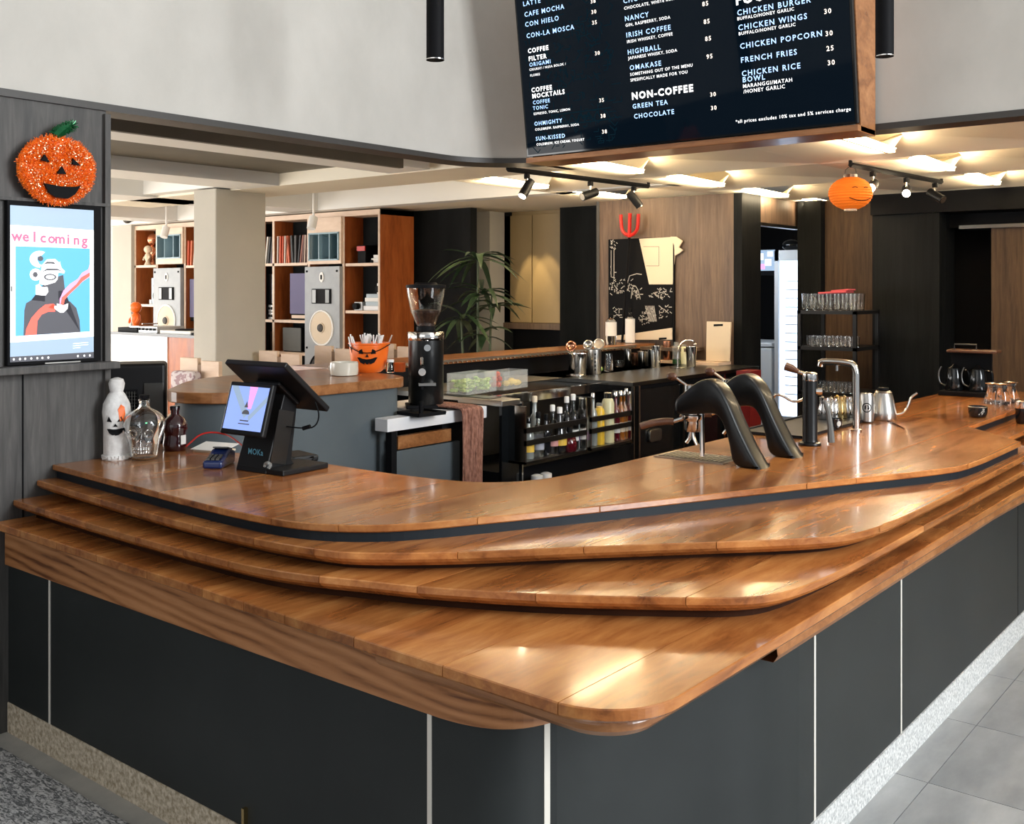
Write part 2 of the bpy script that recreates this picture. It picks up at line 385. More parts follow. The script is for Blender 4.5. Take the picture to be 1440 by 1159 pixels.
# dark wood pillar with the screen niche
wl = MB().box(-4.9, -4.122, -3, 2.345, 0, 2.52).build('wall_left', M['greywood']); struct(wl)
MB().box(-4.125, -4.10, 2.33, 2.355, 1.1, 2.5).build('edge_strip', M['greywood'], wl)
MB().box(-4.12, -4.117, 1.985, 1.99, .8, 1.42).build('seam', M['matte'], wl)
MB().box(-4.13, -4.03, 1.3, 2.36, 1.418, 1.448).build('ledge', M['greywood'], wl, bevel=.004)
MB().box(-4.12, -4.095, 1.3, 2.35, 2.105, 2.118).build('ledge', M['greywood'], wl)
# fascia around the void: left run, rounded far corner, right run
path = [(-4.12, -3), (-4.12, 4.45)]+[(-4.12+.5-.5*math.cos(t*PI/20), 4.45+.5*math.sin(t*PI/20)) for t in range(1, 11)]+[(6, 4.93)]
def ribbon(name, path, z0, z1, th, m, parent=None, sm=True):
    back = [(x-th, y+th) for x, y in path]
    mb = MB(); bm = mb.bm
    A = [bm.verts.new((x, y, z0)) for x, y in path]; B = [bm.verts.new((x, y, z1)) for x, y in path]
    Cc = [bm.verts.new((x, y, z0)) for x, y in back]; D = [bm.verts.new((x, y, z1)) for x, y in back]
    for i in range(len(path)-1):
        bm.faces.new((A[i], A[i+1], B[i+1], B[i])); bm.faces.new((Cc[i], D[i], D[i+1], Cc[i+1]))
        bm.faces.new((A[i], Cc[i], Cc[i+1], A[i+1])); bm.faces.new((B[i], B[i+1], D[i+1], D[i]))
    for i in (0, -1): bm.faces.new((A[i], B[i], D[i], Cc[i]))
    return mb.build(name, m, parent, smooth=sm)
struct(ribbon('wall_fascia', path, 2.54, 5.2, .15, M['plaster']))
struct(ribbon('trim_1', [(x+.012, y-.012) for x, y in path], 2.515, 2.545, .16, M['dtrim']))
struct(MB().box(-4.3, 6, -5, 5.1, 5.2, 5.3).build('ceiling_void', M['white']))

# ---- ceilings beyond the void
struct(MB().box(-15, 6, 5.0, 14, 2.86, 2.95).build('ceiling', M['cream']))
MBc = MB().box(-15, -4.27, -3, 4.95, 2.86, 2.95).build('ceiling_lounge', M['white']); struct(MBc)
def beam(n, x0, x1, y0, y1, m, z0=CZ, z1=2.86): return struct(MB().box(x0, x1, y0, y1, z0, z1).build('ceiling_beam', M[m]))
beam(0, -4.45, -4.27, -3, 5.06, 'white', 2.55)
struct(MB().box(-4.98, -4.46, -3, 5.0, 2.74, 2.78).build('ceiling_panel', M['brownceil']))
beam(0, -5.02, -4.98, -3, 5.0, 'taupe', 2.58)
beam(1, -5.42, -5.02, -3, 5.3, 'white')
struct(MB().box(-6.75, -5.43, -3, 5.4, 2.70, 2.75).build('ceiling_panel', M['taupe']))
beam(2, -7.25, -6.75, -3, 5.35, 'white')
beam(3, -9.0, -8.5, -3, 7.3, 'white'); beam(3, -11.6, -11.1, -3, 7.3, 'white')
struct(MB().box(-15, -9.2, 2.2, 2.6, 2.62, 2.85).build('ceiling_beam', M['white']))
struct(MB().box(-15, -7.25, 5.2, 5.6, 2.62, 2.85).build('ceiling_beam', M['white']))
beam(4, -9.6, -4.2, 5.35, 5.95, 'cream')       # cross beam, its face catches warm light
beam(5, -15, -4.2, 7.25, 7.42, 'white')
struct(MB().box(-15, -5.4, 7.42, 9.2, 2.60, 2.64).build('ceiling_panel', M['cream']))
struct(MB().box(-4.27, 3, 4.96, 5.45, CZ-.03, 2.86).build('trim_2', M['cream']))
# folded bays with a linear lamp in each
def fold_bay(x0, x1, y0, y1, xs):
    """a bay whose skin falls from a raised ridge to the lamp slot at xs; triangular folds"""
    mb = MB(); zt = 2.82; zb = CZ; ym = y0+.12; ye = y1-.28
    A = (x0, y0, zb); B = (x1, y0, zb); Cq = (x1, y1, zb); D = (x0, y1, zb)
    L0 = (xs, ym, zb); L1 = (xs+.02, ye, zb); H0 = (xs+.13, ym, zt); H1 = (xs+.10, ye, zb+.10)
    R0 = (xs+.9, ym+.1, zb+.10)
    for f in ([A, B, R0], [A, R0, H0], [A, H0, L0], [A, L0, L1], [A, L1, D], [D, L1, H1], [D, H1, Cq], [Cq, H1, R0], [R0, B, Cq], [H0, R0, H1]): mb.face(f)
    bmesh.ops.triangulate(mb.bm, faces=mb.bm.faces)
    o = struct(mb.build('ceiling_bay', M['cream']))
    s = MB(); s.face([L0, (xs+.07, ym, zb+.03), (xs+.06, ye, zb+.022), L1])
    s.box(xs+.01, xs+.05, ym, ye, zb-.002, zb+.012)
    s.build('linear_lamp', M['slit'], o)
    area('linear_lamp_light', (xs+.03, (ym+ye)/2, zb+.012), (xs+.6, (ym+ye)/2, zb+.10), ye-ym, .03, 9.0, (1,.80,.52))
    area('linear_lamp_light', (xs-.012, (ym+ye)/2, zb-.03), (xs-.8, (ym+ye)/2, zb+.02), ye-ym, .03, 3.0, (1,.80,.52))
    return o
for x0, x1, xs in ((-4.27, -2.75, -4.0), (-2.75, -1.1, -2.2), (-1.1, .6, -.5)):
    for k in range(4):
        y0 = 5.45+k*1.25; fold_bay(x0, x1, y0, y0+1.25, xs)
for k in range(3): fold_bay(-5.4, -4.27, 5.95+k*1.2, 7.15+k*1.2, -5.2)
# back walls
struct(MB().box(-15, -12.75, 7.4, 7.5, 0, 2.6).build('wall_lounge', M['plaster']))
wr = MB().box(-12.75, -12.3, 7.35, 7.5, 0, 2.6).build('trim_3', M['column']); struct(wr)
struct(MB().box(-15, -7.0, 8.0, 8.1, 0, 2.6).build('wall_back_lounge', M['charcoalwall']))
struct(MB().box(-8.6, -7.08, 8.75, 8.85, 0, 2.6).build('wall_back_dark', M['charcoalwall']))
p = ay(673, 300, 8.6); q = ay(697, 300, 8.6)
struct(MB().box(p.x, q.x, 8.5, 8.75, 0, 2.6).build('pillar_back', M['column']))
lk_ = thing('wall_cupboard', 'mustard brown wall cupboards lit by a spotlight, behind the plant', 'cupboard', (0, 8.75, 0))
xa = ay(697, 300, 8.7).x; xb = ay(744, 300, 8.7).x; xc = ay(812, 300, 8.7).x
MB().box(xa, xc, .03, .4, 1.33, 2.6).build('cupboard_body', M['lockers'], lk_)
MB().box(xa, xb-.006, 0, .03, 1.40, 2.56).build('cupboard_door', M['lockers'], lk_, bevel=.003)
MB().box(xb+.006, xc, 0, .03, 1.40, 2.56).build('cupboard_door', M['lockers'], lk_, bevel=.003)
MB().box(xa, xc+.3, -.02, .03, 1.33, 1.395).build('bottom_rail', M['brownwood'], lk_)
MB().box(xa, xc, .05, .1, 0, 1.33).build('plinth_panel', M['matte'], lk_)
struct(MB().box(-6.3, -5.55, 8.6, 8.7, 0, 2.6).build('wall_back_black', M['charcoalwall']))
# wall with the poster
struct(MB().box(-5.57, -4.16, 8.25, 8.4, 0, CZ).build('wall_poster', M['brownwood']))
struct(MB().box(-5.60, -5.57, 8.24, 8.42, 0, CZ).build('trim_4', M['greywood']))
struct(MB().box(-5.57, -5.5, 8.4, 9.3, 0, CZ).build('wall_poster_side', M['charcoalwall']))
struct(MB().box(-4.16, -4.08, 8.25, 8.62, 0, CZ).build('door_1', M['blackwood']))
struct(MB().box(-4.16, -4.10, 8.62, 9.5, 2.34, CZ).build('wall_over_door', M['brownwood']))
struct(MB().box(-4.14, -4.07, 8.62, 9.46, 2.33, 2.36).build('trim_5', M['dsteel']))
struct(MB().box(-4.07, -3.84, 9.4, 9.7, 0, CZ).build('wall_door_jamb', M['blackwood']))
struct(MB().box(-3.84, -3.3, 9.5, 9.7, 0, CZ).build('wall_behind_rack', M['darkbrown']))
struct(MB().box(-3.3, -2.72, 9.25, 9.7, 0, CZ).build('wall_black_oak', M['blackwood']))
struct(MB().box(-3.4, -2.1, 9.9, 10.0, 0, CZ).build('wall_recess', M['matte']))
struct(MB().box(-2.35, 3, 9.45, 9.7, 0, 2.30).build('wall_right', M['darkbrown']))
struct(MB().box(-2.6, 3, 9.40, 9.7, 2.28, 2.31).build('trim_6', M['dsteel']))
struct(MB().box(-3.3, 3, 9.2, 9.95, 2.42, 2.60).build('bulkhead_right', M['matte']))
struct(MB().box(-2.72, 3, 9.55, 9.7, 2.30, 2.45).build('wall_above_right', M['matte']))
# service room through the doorway
struct(MB().box(-7.2, -4.0, 12.6, 12.7, 0, CZ).build('wall_service', M['matte']))
struct(MB().box(-7.2, -7.1, 8.9, 12.6, 0, CZ).build('wall_service_side', M['matte']))
struct(MB().box(-4.07, -4.0, 9.7, 12.6, 0, CZ).build('wall_service_right', M['matte']))
# free column in the lounge
struct(MB().box(-7.72, -7.4, 5.2, 5.72, 0, 2.61).build('pillar_lounge', M['column'], bevel=.01))
# bright window left of the shelves
wn = MB().box(-15.0, -14.9, 1.5, 7.0, .2, 2.4).build('window_1', M['white']); struct(wn)
MB().box(-14.9, -14.88, 1.7, 6.8, .4, 2.3).build('pane', mat('daylit_pane', (1,1,1), .5, emit=(1,1,1), estr=2.2), wn)

# ================================================================== THE COUNTER
Z1, Z2, Z3, Z4 = 1.035, .98, .915, .84
bc = thing('bar_counter', 'long stepped teak bar counter with charcoal panelled front, turning a rounded corner', 'counter')
def ccw(P): 
    a = sum(P[i][0]*P[(i+1) % len(P)][1]-P[(i+1) % len(P)][0]*P[i][1] for i in range(len(P)))
    return P if a > 0 else P[::-1]
f1 = smooth_path([(-4.119,2.11),(-3.36,2.06),(-2.92,2.035),(-2.62,2.04),(-2.45,2.075),(-2.3,2.17),(-2.2,2.30),(-2.09,2.51),(-1.92,2.84),(-1.74,3.23),(-1.52,3.72),(-1.25,4.28),(-1.19,4.5),(-1.185,5.29)], 2)
f1 += [(-1.53,5.71),(-1.52,7.9),(-2.16,7.9)]
in1 = smooth_path([(-2.2,6.7),(-2.33,5.5),(-2.33,3.45),(-2.35,3.1),(-2.47,2.92),(-2.66,2.86),(-2.95,2.83),(-3.4,2.83),(-3.8,2.77),(-4.5,2.68),(-5.3,2.62)], 2)
P1 = ccw(f1+in1+[(-5.3, 2.36), (-4.119, 2.36)])
e2 = smooth_path([(-4.119,2.045),(-3.23,1.985),(-2.91,1.98),(-2.6,1.99),(-2.39,2.02),(-2.25,2.06),(-2.0,2.28),(-1.81,2.51),(-1.54,2.80),(-1.27,3.09),(-1.19,3.25),(-1.165,3.5),(-1.155,4.2)], 2)
P2 = ccw(e2+[(-1.155,5.45),(-1.36,5.75),(-1.36,7.9),(-1.7,7.9),(-1.7,5.2),(-1.5,4.6),(-2.2,3.2),(-2.6,2.5),(-3.2,2.3),(-4.119,2.34)])
e3 = smooth_path([(-4.119,1.95),(-3.4,1.92),(-2.91,1.92),(-2.6,1.93),(-2.4,1.965),(-2.2,2.04),(-2.02,2.10),(-1.7,2.26),(-1.37,2.49),(-1.25,2.59),(-1.19,2.72),(-1.165,3.0),(-1.16,3.4)], 2)
P3 = ccw(e3+[(-1.15,5.5),(-1.2,5.9),(-1.2,7.9),(-1.6,7.9),(-1.6,5.0),(-1.6,3.6),(-2.1,2.7),(-2.5,2.4),(-3.2,2.2),(-4.119,2.25)])
e4 = [(-4.119,1.875),(-3.0,1.86),(-1.36,1.835)]+[(-1.36+.20*math.sin(t*PI/36), 2.035-.20*math.cos(t*PI/36)) for t in range(1, 19)]+[(-1.155,2.6),(-1.15,5.0)]
P4 = ccw(e4+[(-1.12,6.0),(-1.12,7.9),(-1.5,7.9),(-1.5,3.4),(-1.9,2.6),(-2.4,2.3),(-3.2,2.15),(-4.119,2.15)])
def tier(P, z, prof, xs, yc, core_z, core_in, corem, label):
    c = MB(); c.bm = slab_bm(P, z-prof_depth(prof)+.0, [(0, core_in), (core_z, core_in)])
    core = c.build('counter_step', corem, bc); lab(core, label)
    planks(P, z, prof, xs, M['teak'], core, yc)
    return core
def prof_depth(p): return -p[-1][0]
def strips(a, b, lo, hi, fixed=()):
    xs = [a]; 
    while xs[-1] < b-hi: xs.append(xs[-1]+random.uniform(lo, hi))
    xs.append(b); 
    for f in fixed:
        k = min(range(1, len(xs)-1), key=lambda i: abs(xs[i]-f)); xs[k] = f
    return sorted(xs)
PT = [(0, .003), (-.003, 0), (-.02, 0), (-.024, .004)]
PB = [(0, .003), (-.003, 0), (-.020, .0), (-.030, .008), (-.046, .035)]
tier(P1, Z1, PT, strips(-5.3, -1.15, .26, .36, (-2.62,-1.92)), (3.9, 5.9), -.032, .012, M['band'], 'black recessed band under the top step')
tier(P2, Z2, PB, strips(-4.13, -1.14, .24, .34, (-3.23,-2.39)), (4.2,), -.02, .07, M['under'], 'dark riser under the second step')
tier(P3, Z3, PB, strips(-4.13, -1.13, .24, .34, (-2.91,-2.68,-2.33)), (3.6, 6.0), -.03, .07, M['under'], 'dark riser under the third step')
tier(P4, Z4, [(0,.003),(-.003,0),(-.026,0),(-.032,.006)], [-4.13,-3.9,-3.62,-3.34,-3.02,-2.71,-2.5,-2.31,-2.02,-1.70,-1.35,-1.1], (4.0, 6.2), -.022, .06, M['under'], 'dark strip coloured as the shade under the lowest step')  # solid dark core, its colour gives the groove its shade
# apron (left) and second layer (corner and right)
ap = smooth_path([(-4.119,1.915),(-1.84,1.915),(-1.70,1.925),(-1.60,1.97),(-1.545,2.06),(-1.52,2.2),(-1.50,2.4)], 2)
mb = MB(); mb.prism(ccw(ap+[(-1.9,2.4),(-4.119,2.3)]), .665, .815); lab(mb.build('apron', M['apron'], bc, bevel=.002), 'deep apron board with cathedral grain')
bm = slab_bm(P4, .80, [(0, .09), (-.004, .065), (-.02, .058), (-.035, .060), (-.05, .075)])
bmesh.ops.bisect_plane(bm, geom=bm.verts[:]+bm.edges[:]+bm.faces[:], plane_co=(-2.0,0,0), plane_no=(1,0,0), clear_inner=True)
me = bpy.data.meshes.new('lower_board'); bm.to_mesh(me); bm.free(); me.materials.append(M['teak_x']); o = bpy.data.objects.new('lower_board', me); C.objects.link(o); o.parent = bc
bm = slab_bm(P4, .755, [(0, .09), (-.004, .075), (-.025, .072), (-.045, .085)])
bmesh.ops.bisect_plane(bm, geom=bm.verts[:]+bm.edges[:]+bm.faces[:], plane_co=(0,2.7,0), plane_no=(0,1,0), clear_inner=True)
me = bpy.data.meshes.new('lower_board'); bm.to_mesh(me); bm.free(); me.materials.append(M['teak_x']); o = bpy.data.objects.new('lower_board', me); C.objects.link(o); o.parent = bc
# body panels along the path
arc1 = smooth_path([(-1.82,1.93),(-1.70,1.94),(-1.615,1.985),(-1.565,2.087)], 2); arc2 = smooth_path([(-1.565,2.087),(-1.53,2.28),(-1.42,2.52),(-1.30,2.72),(-1.27,2.95)], 2)
def wall_seg(path, z0, z1, m, name, th=.03, out=0, par=None):
    mb = MB(); bm = mb.bm; Q = []
    for i, p in enumerate(path):
        a = Vector(path[max(i-1, 0)]); b = Vector(path[min(i+1, len(path)-1)]); d = (b-a).normalized(); n = Vector((d.y, -d.x)); Q.append((Vector(p)+n*out, Vector(p)-n*th))
    A = [bm.verts.new((*q[0], z0)) for q in Q]; B = [bm.verts.new((*q[0], z1)) for q in Q]
    Cc = [bm.verts.new((*q[1], z0)) for q in Q]; D = [bm.verts.new((*q[1], z1)) for q in Q]
    for i in range(len(path)-1):
        bm.faces.new((A[i], A[i+1], B[i+1], B[i])); bm.faces.new((Cc[i], D[i], D[i+1], Cc[i+1]))
        bm.faces.new((A[i], Cc[i], Cc[i+1], A[i+1])); bm.faces.new((B[i], B[i+1], D[i+1], D[i]))
    for i in (0, -1): bm.faces.new((A[i], B[i], D[i], Cc[i]))
    return mb.build(name, m, par or bc, smooth=len(path) > 2)
g = .006
segs = [[(-4.119,1.93),(-3.79-g,1.93)], [(-3.79+g,1.93),(-1.835,1.93)], arc1[:-1]+[(-1.567,2.08)],
        [(-1.563,2.094)]+arc2[1:]+[(-1.27,3.06-g)], [(-1.27,3.06+g),(-1.27,3.857-g)], [(-1.27,3.857+g),(-1.27,5.6)], [(-1.27,5.6+2*g),(-1.27,7.9)]]
for sg in segs: wall_seg(sg, .115, .76, M['panel'], 'front_panel')
for sg in ([(-3.79-g,1.93),(-3.79+g,1.93)], [(-1.835,1.93),(-1.82,1.93)], [(-1.570,2.076),(-1.560,2.098)], [(-1.27,3.06-g),(-1.27,3.06+g)], [(-1.27,3.857-g),(-1.27,3.857+g)]):
    wall_seg(sg, .115, .76, M['strip'], 'joint_strip', out=.002)
lab(wall_seg([(-4.119,1.93),(-1.82,1.93)], 0, .118, M['pebble'], 'plinth', out=.004), 'beige pebbled plinth')
lab(wall_seg(arc1+arc2[1:]+[(-1.27,7.9)], 0, .118, M['terrazzo'], 'plinth', out=.006), 'white terrazzo plinth')
q = ay(343, 1137, 1.92); MB().box(q.x-.006, q.x+.006, 1.915, 1.93, .03, q.z).build('joint_clip', M['brass'], bc)
wall_seg([(-4.11,2.7),(-2.7,2.7),(-2.5,2.75),(-2.2,3.2),(-2.2,6.8)][::-1], .0, 1.0, M['matte'], 'back_panel')
# ================================================================== LEFT: screen, pumpkin, bottles, till
MX = Matrix(((0,0,1,0),(1,0,0,0),(0,1,0,0),(0,0,0,1)))          # local (u,v,w) -> (w forward +X, u along +Y, v up)
def on_wall(Yc, Zc, X): return Matrix.Translation((X, Yc, Zc)) @ MX
ws = thing('wall_screen', 'portrait screen in a black frame showing the welcoming poster, set on the wooden pillar', 'screen', (-4.12, 2.10, 1.765))
a0 = ax(9, 400, -4.1).y; a1 = ax(141, 400, -4.1).y
a0 -= 2.10; a1 -= 2.10
MB().box(.0, .028, a0, a1, -.315, .34).build('frame', M['matte'], ws, bevel=.003)
pu0 = ax(14.5, 400, -4.09).y-2.10; pu1 = ax(132, 400, -4.09).y-2.10; W = pu1-pu0
def PW(u, v): return (pu0+u*W, -.300+v*.62)                     # 0..1 over the lit area
Mw = MX.copy(); scr = flat('screen', [[PW(0,0),PW(1,0),PW(1,1),PW(0,1)]], M['pgrey'], ws, Mw, .0285)
def art(name, polys, m, z): return flat(name, [[PW(*p) for p in P] for P in polys], M[m], scr, Mw, z)
art('poster_sheet', [[(0,.125),(1,.145),(1,.865),(0,.875)]], 'pwhite', .029)
art('poster_field', [[(.06,.165),(.95,.18),(.95,.74),(.06,.74)]], 'pblue', .0293)
def arcp(cx, cy, rx, ry, a0, a1, n=10): return [(cx+rx*math.cos(math.radians(a0+(a1-a0)*k/n)), cy+ry*math.sin(math.radians(a0+(a1-a0)*k/n))) for k in range(n+1)]
art('poster_figure', [[(.15,.168),(.16,.33),(.18,.375),(.24,.395),(.40,.385),(.40,.47),(.43,.53),(.62,.56),(.64,.455),(.56,.455),(.56,.40),(.70,.385),(.78,.34),(.82,.26),(.83,.178)]], 'pdark', .0296)
art('poster_headdress', [arcp(.34,.66,.12,.055,60,270,12)+arcp(.36,.655,.07,.03,270,90,8), arcp(.29,.56,.07,.04,0,360,12), [(.33,.50),(.36,.62),(.42,.66),(.52,.665),(.57,.64),(.58,.65),(.59,.61),(.64,.585),(.63,.57),(.56,.575),(.55,.53),(.52,.51),(.40,.49)],
    [(.29,.43),(.29,.49),(.33,.50),(.36,.48),(.43,.48),(.44,.45),(.41,.425),(.36,.425)]], 'pwhite', .0300)
art('poster_eye', [arcp(.46,.545,.075,.022,0,360,12), [(.36,.575),(.42,.60),(.55,.60),(.61,.582),(.55,.59),(.42,.588)], [(.38,.625),(.42,.645),(.50,.645),(.53,.63),(.47,.633),(.42,.632)], arcp(.345,.665,.035,.018,0,360,8), arcp(.285,.56,.03,.018,0,360,8)], 'pdark', .0303)
art('poster_iris', [arcp(.46,.545,.055,.014,0,360,10)], 'pwhite', .0306)
art('poster_hand', [[(.17,.168),(.18,.21),(.24,.28),(.32,.33),(.40,.365),(.50,.37),(.53,.355),(.44,.345),(.52,.335),(.52,.318),(.44,.318),(.36,.30),(.31,.26),(.30,.19),(.30,.17)]], 'pred', .0303)
art('poster_cup', [[(.54,.372),(.58,.365),(.62,.36),(.68,.372),(.67,.335),(.62,.31),(.58,.31),(.54,.335),(.51,.34),(.51,.355),(.54,.355)]], 'pwhite', .0306)
art('poster_steam', [[(.60,.365),(.60,.40),(.68,.44),(.76,.47),(.84,.51),(.95,.55),(.95,.64),(.93,.60),(.85,.575),(.80,.535),(.70,.50),(.62,.455),(.575,.40),(.575,.365)]], 'ppink', .0299)
art('poster_smoke', [[(.585,.365),(.60,.41),(.70,.46),(.78,.50),(.84,.545),(.95,.58),(.95,.555),(.86,.52),(.80,.485),(.70,.435),(.635,.395),(.625,.365)]], 'pred', .0302)
art('taskbar', [[(0,.0),(1,.0),(1,.04),(0,.035)]], 'pdark', .029)
for P_ in [arcp(x,.018,.012,.008,0,360,8) for x in (.04,.11,.17,.24,.31,.37,.44,.80,.88,.95)]: art('taskbar_icon', [P_], 'pwhite', .0295)
for P_ in ([[(.74,.10),(.93,.105),(.93,.109),(.74,.104)],[(.74,.085),(.93,.09),(.93,.094),(.74,.089)],[(.74,.07),(.83,.073),(.83,.077),(.74,.074)]]): art('caption_line', [P_], 'pwhite', .0295)
lw = W/10.4
text_mesh([(ch, pu0+W*(.075+.101*k), PW(0,.775-.0015*k)[1], .058, 'CENTER', .028, 1) for k, ch in enumerate('welcoming')], M['pinktext'], 'lettering', scr, Mw, .0297)
text_mesh([('T H E   M O R N I N G   L I G H T', pu0+W*.5, PW(0,.825)[1], .014, 'CENTER', 0, 1.05)], M['pgrey'], 'small_lettering', scr, Mw, .0297)
MB().box(.026, .032, a0+.15, a0+.30, -.314, -.309).build('sensor_bar', M['brushed'], ws)
MB().box(.026, .031, a0+.012, a0+.018, -.02, .0).build('lock', M['steel'], ws)

# tinsel pumpkin
pc = ax(80, 243, -4.06)
pk = thing('pumpkin_ornament', 'orange tinsel jack-o-lantern standing on top of the wall screen', 'ornament', (-4.095, pc.y, 2.105)); pk.rotation_euler = (0, .07, 0)
def prof_pump(k, n=48):
    a = 2*PI*k/n; r = 1+.035*math.cos(4*a)-.05*max(0, math.cos(a-PI/2))**8
    return (.152*r*math.copysign(abs(math.cos(a))**.85, math.cos(a)), .135*r*math.copysign(abs(math.sin(a))**.85, math.sin(a)))
PP = [prof_pump(k) for k in range(48)]; ZO = .135
mb = MB(); mb.M = MX; rings = []
for w_, s_ in ((0,.97),(.012,1),(.03,.99),(.040,.95),(.045,.88)): rings.append([mb._v((x*s_, y*s_+ZO, w_)) for x, y in PP])
for a, b in zip(rings, rings[1:]):
    for i in range(48): mb.bm.faces.new((a[i], a[(i+1) % 48], b[(i+1) % 48], b[i]))
mb.bm.faces.new(rings[0][::-1]); mb.bm.faces.new(rings[-1]); mb.build('body', M['tinsel'], pk)
rnd = random.Random(3); mb = MB(); mb.M = MX
for k in range(7500):
    a = rnd.random()*2*PI; rr = math.sqrt(rnd.random()); p = prof_pump(a/(2*PI)*48); c = Vector((p[0]*rr, p[1]*rr+ZO, .048-.028*rr**18))
    d = Vector((rnd.gauss(0,1)+.9*p[0]*rr/.15*(rr>.8), rnd.gauss(0,1)+.9*p[1]*rr/.15*(rr>.8), abs(rnd.gauss(0,.7)))).normalized()*rnd.uniform(.008,.017)
    t = d.cross(Vector((rnd.gauss(0,1),rnd.gauss(0,1),rnd.gauss(0,1)))).normalized()*.0011
    mb.face([c-t, c+t, c+d+t, c+d-t])
tag(mb.build('tinsel', M['tinsel'], pk), None, None, kind='stuff')
mb = MB(); mb.M = MX
for k in range(420):
    a = rnd.random()*2*PI; rr = math.sqrt(rnd.random())*.97; p = prof_pump(a/(2*PI)*48); c = Vector((p[0]*rr, p[1]*rr+ZO, .057-.03*rr**18)); d = Vector((rnd.gauss(0,1), rnd.gauss(0,1), .2)).normalized()*.005; t = Vector((-d.y,d.x,0)).normalized()*.0012
    mb.face([c-t, c+t, c+d+t, c+d-t])
tag(mb.build('painted_glints', M['glint'], pk), None, None, kind='stuff')  # pale strands as sparkle: the glints are put into the colour
mb = MB(); mb.M = MX; mb.tube([(-.01,.27,.02),(.01,.295,.025),(.04,.315,.025),(.06,.318,.022)], [.022,.024,.018,.01], 8); mb.build('stalk', M['greentinsel'], pk)
mb = MB(); mb.M = MX
for k in range(500):
    t = rnd.random(); c = Vector((-.01+.07*t, .27+.05*t**.6, .023)); d = Vector((rnd.gauss(0,1),rnd.gauss(0,1),rnd.gauss(0,1))).normalized()*.028
    u = d.cross(Vector((0,.3,1))).normalized()*.0012; mb.face([c-u, c+u, c+d+u, c+d-u])
tag(mb.build('stalk_tinsel', M['greentinsel'], pk), None, None, kind='stuff')
def facepoly(name, P, w0=.066, m='matte', par=None):
    mb = MB(); mb.M = MX; mb.prism(P, w0-.01, w0); return mb.build(name, M[m], par or pk)
facepoly('eye', [(-.085,.165),(-.050,.16),(-.072,.19)]); facepoly('eye', [(.045,.16),(.080,.158),(.045,.185)]); facepoly('nose', [(-.018,.118),(.02,.118),(.002,.148)])
facepoly('mouth', [(-.07,.075),(-.05,.04),(-.02,.022),(.03,.02),(.06,.04),(.083,.078),(.06,.07),(.0,.068),(-.04,.072)])

# bottles on the counter
def base(px, py, z=Z1): return az(px, py, z)
b = base(164, 645.5); gb = thing('ghost_bottle', 'bottle dressed in white gauze with a black jack-o-lantern face', 'bottle', b, .2)
MB().lathe([(.050,.0),(.053,.01),(.053,.15),(.058,.20),(.054,.235),(.034,.275),(.026,.285),(.030,.30),(.033,.32),(.027,.338),(.008,.345)], n=24).build('gauze', M['cloth'], gb, smooth=True)
MB().lathe([(.048,-.0),(.048,.012)], n=20).build('bottle_foot', M['gloss'], gb)
mb = MB()
for k in range(26):
    a = k/26*2*PI; mb.box(.050, .060, -.006, .006, .004+.004*(k%3), .02, R=Matrix.Rotation(a, 3, 'Z'), at=(0,0,.01))
tag(mb.build('gauze_fringe', M['cloth'], gb), None, None, kind='stuff')
fd = math.atan2(-b.y, -b.x)-.2-.02  # towards the viewer
def on_cyl(P, r, zc, name, m, par, th=.0012, fd_=None):
    mb = MB(); f = fd if fd_ is None else fd_
    def q(x, z, rr): a = f+x/r; return (rr*math.cos(a), rr*math.sin(a), z+zc)
    n = len(P); A = [mb._v(q(x, z, r-.001)) for x, z in P]; B = [mb._v(q(x, z, r+th)) for x, z in P]
    mb.bm.faces.new(A[::-1]); mb.bm.faces.new(B)
    for i in range(n): mb.bm.faces.new((A[i], A[(i+1) % n], B[(i+1) % n], B[i]))
    bmesh.ops.triangulate(mb.bm, faces=mb.bm.faces); return mb.build(name, M[m], par)
on_cyl([(-.038,0),(-.018,-.002),(-.03,.02)], .055, .165, 'eye', 'matte', gb, .004); on_cyl([(.004,-.002),(.026,0),(.018,.022)], .055, .165, 'eye', 'matte', gb, .004)
on_cyl([(-.012,.0),(.006,.0),(-.004,.013)], .055, .143, 'nose', 'matte', gb, .003)
on_cyl([(-.038,.022),(-.028,.004),(-.015,-.004),(-.006,-.002),(-.004,-.006),(.008,-.004),(.022,.006),(.03,.024),(.02,.014),(.008,.012),(.004,.018),(-.004,.012),(-.014,.014),(-.024,.012)], .055, .112, 'mouth', 'matte', gb, .003)
on_cyl([(.014,-.03),(.028,-.025),(.036,0),(.032,.03),(.018,.04),(.006,.02)], .056, .195, 'orange_spot', 'orange', gb, .003)
b = base(203, 646); sk = thing('skull_bottle', 'large clear glass skull shaped bottle beside the gauze ghost bottle', 'bottle', b, math.atan2(-b.y, -b.x)+PI/2-.2)
mb = MB(); n = 28; rings = []
prof = [(.0,.045,.055),(.012,.058,.065),(.05,.062,.068),(.085,.066,.075),(.115,.080,.088),(.145,.090,.094),(.175,.084,.086),(.198,.062,.064),(.212,.034,.036),(.220,.020,.020),(.246,.020,.020),(.248,.024,.024),(.256,.024,.024)]
for z, rx, ry in prof:
    ring = []
    for i in range(n):
        a = 2*PI*i/n; x = rx*math.cos(a); y = -ry*math.sin(a); front = max(0, math.sin(a))**2
        k = 1
        for ex in (-.034, .034): k -= .5*front*math.exp(-((x-ex)**2/.0004+(z-.118)**2/.0004))
        k -= .42*front*math.exp(-(x**2/.00012+(z-.088)**2/.0002)); k += .22*front*math.exp(-(x**2/.002+(z-.055)**2/.0008))
        ring.append(mb._v((x, y*k, z)))
    rings.append(ring)
for a, c in zip(rings, rings[1:]):
    for i in range(n): mb.bm.faces.new((a[i], a[(i+1) % n], c[(i+1) % n], c[i]))
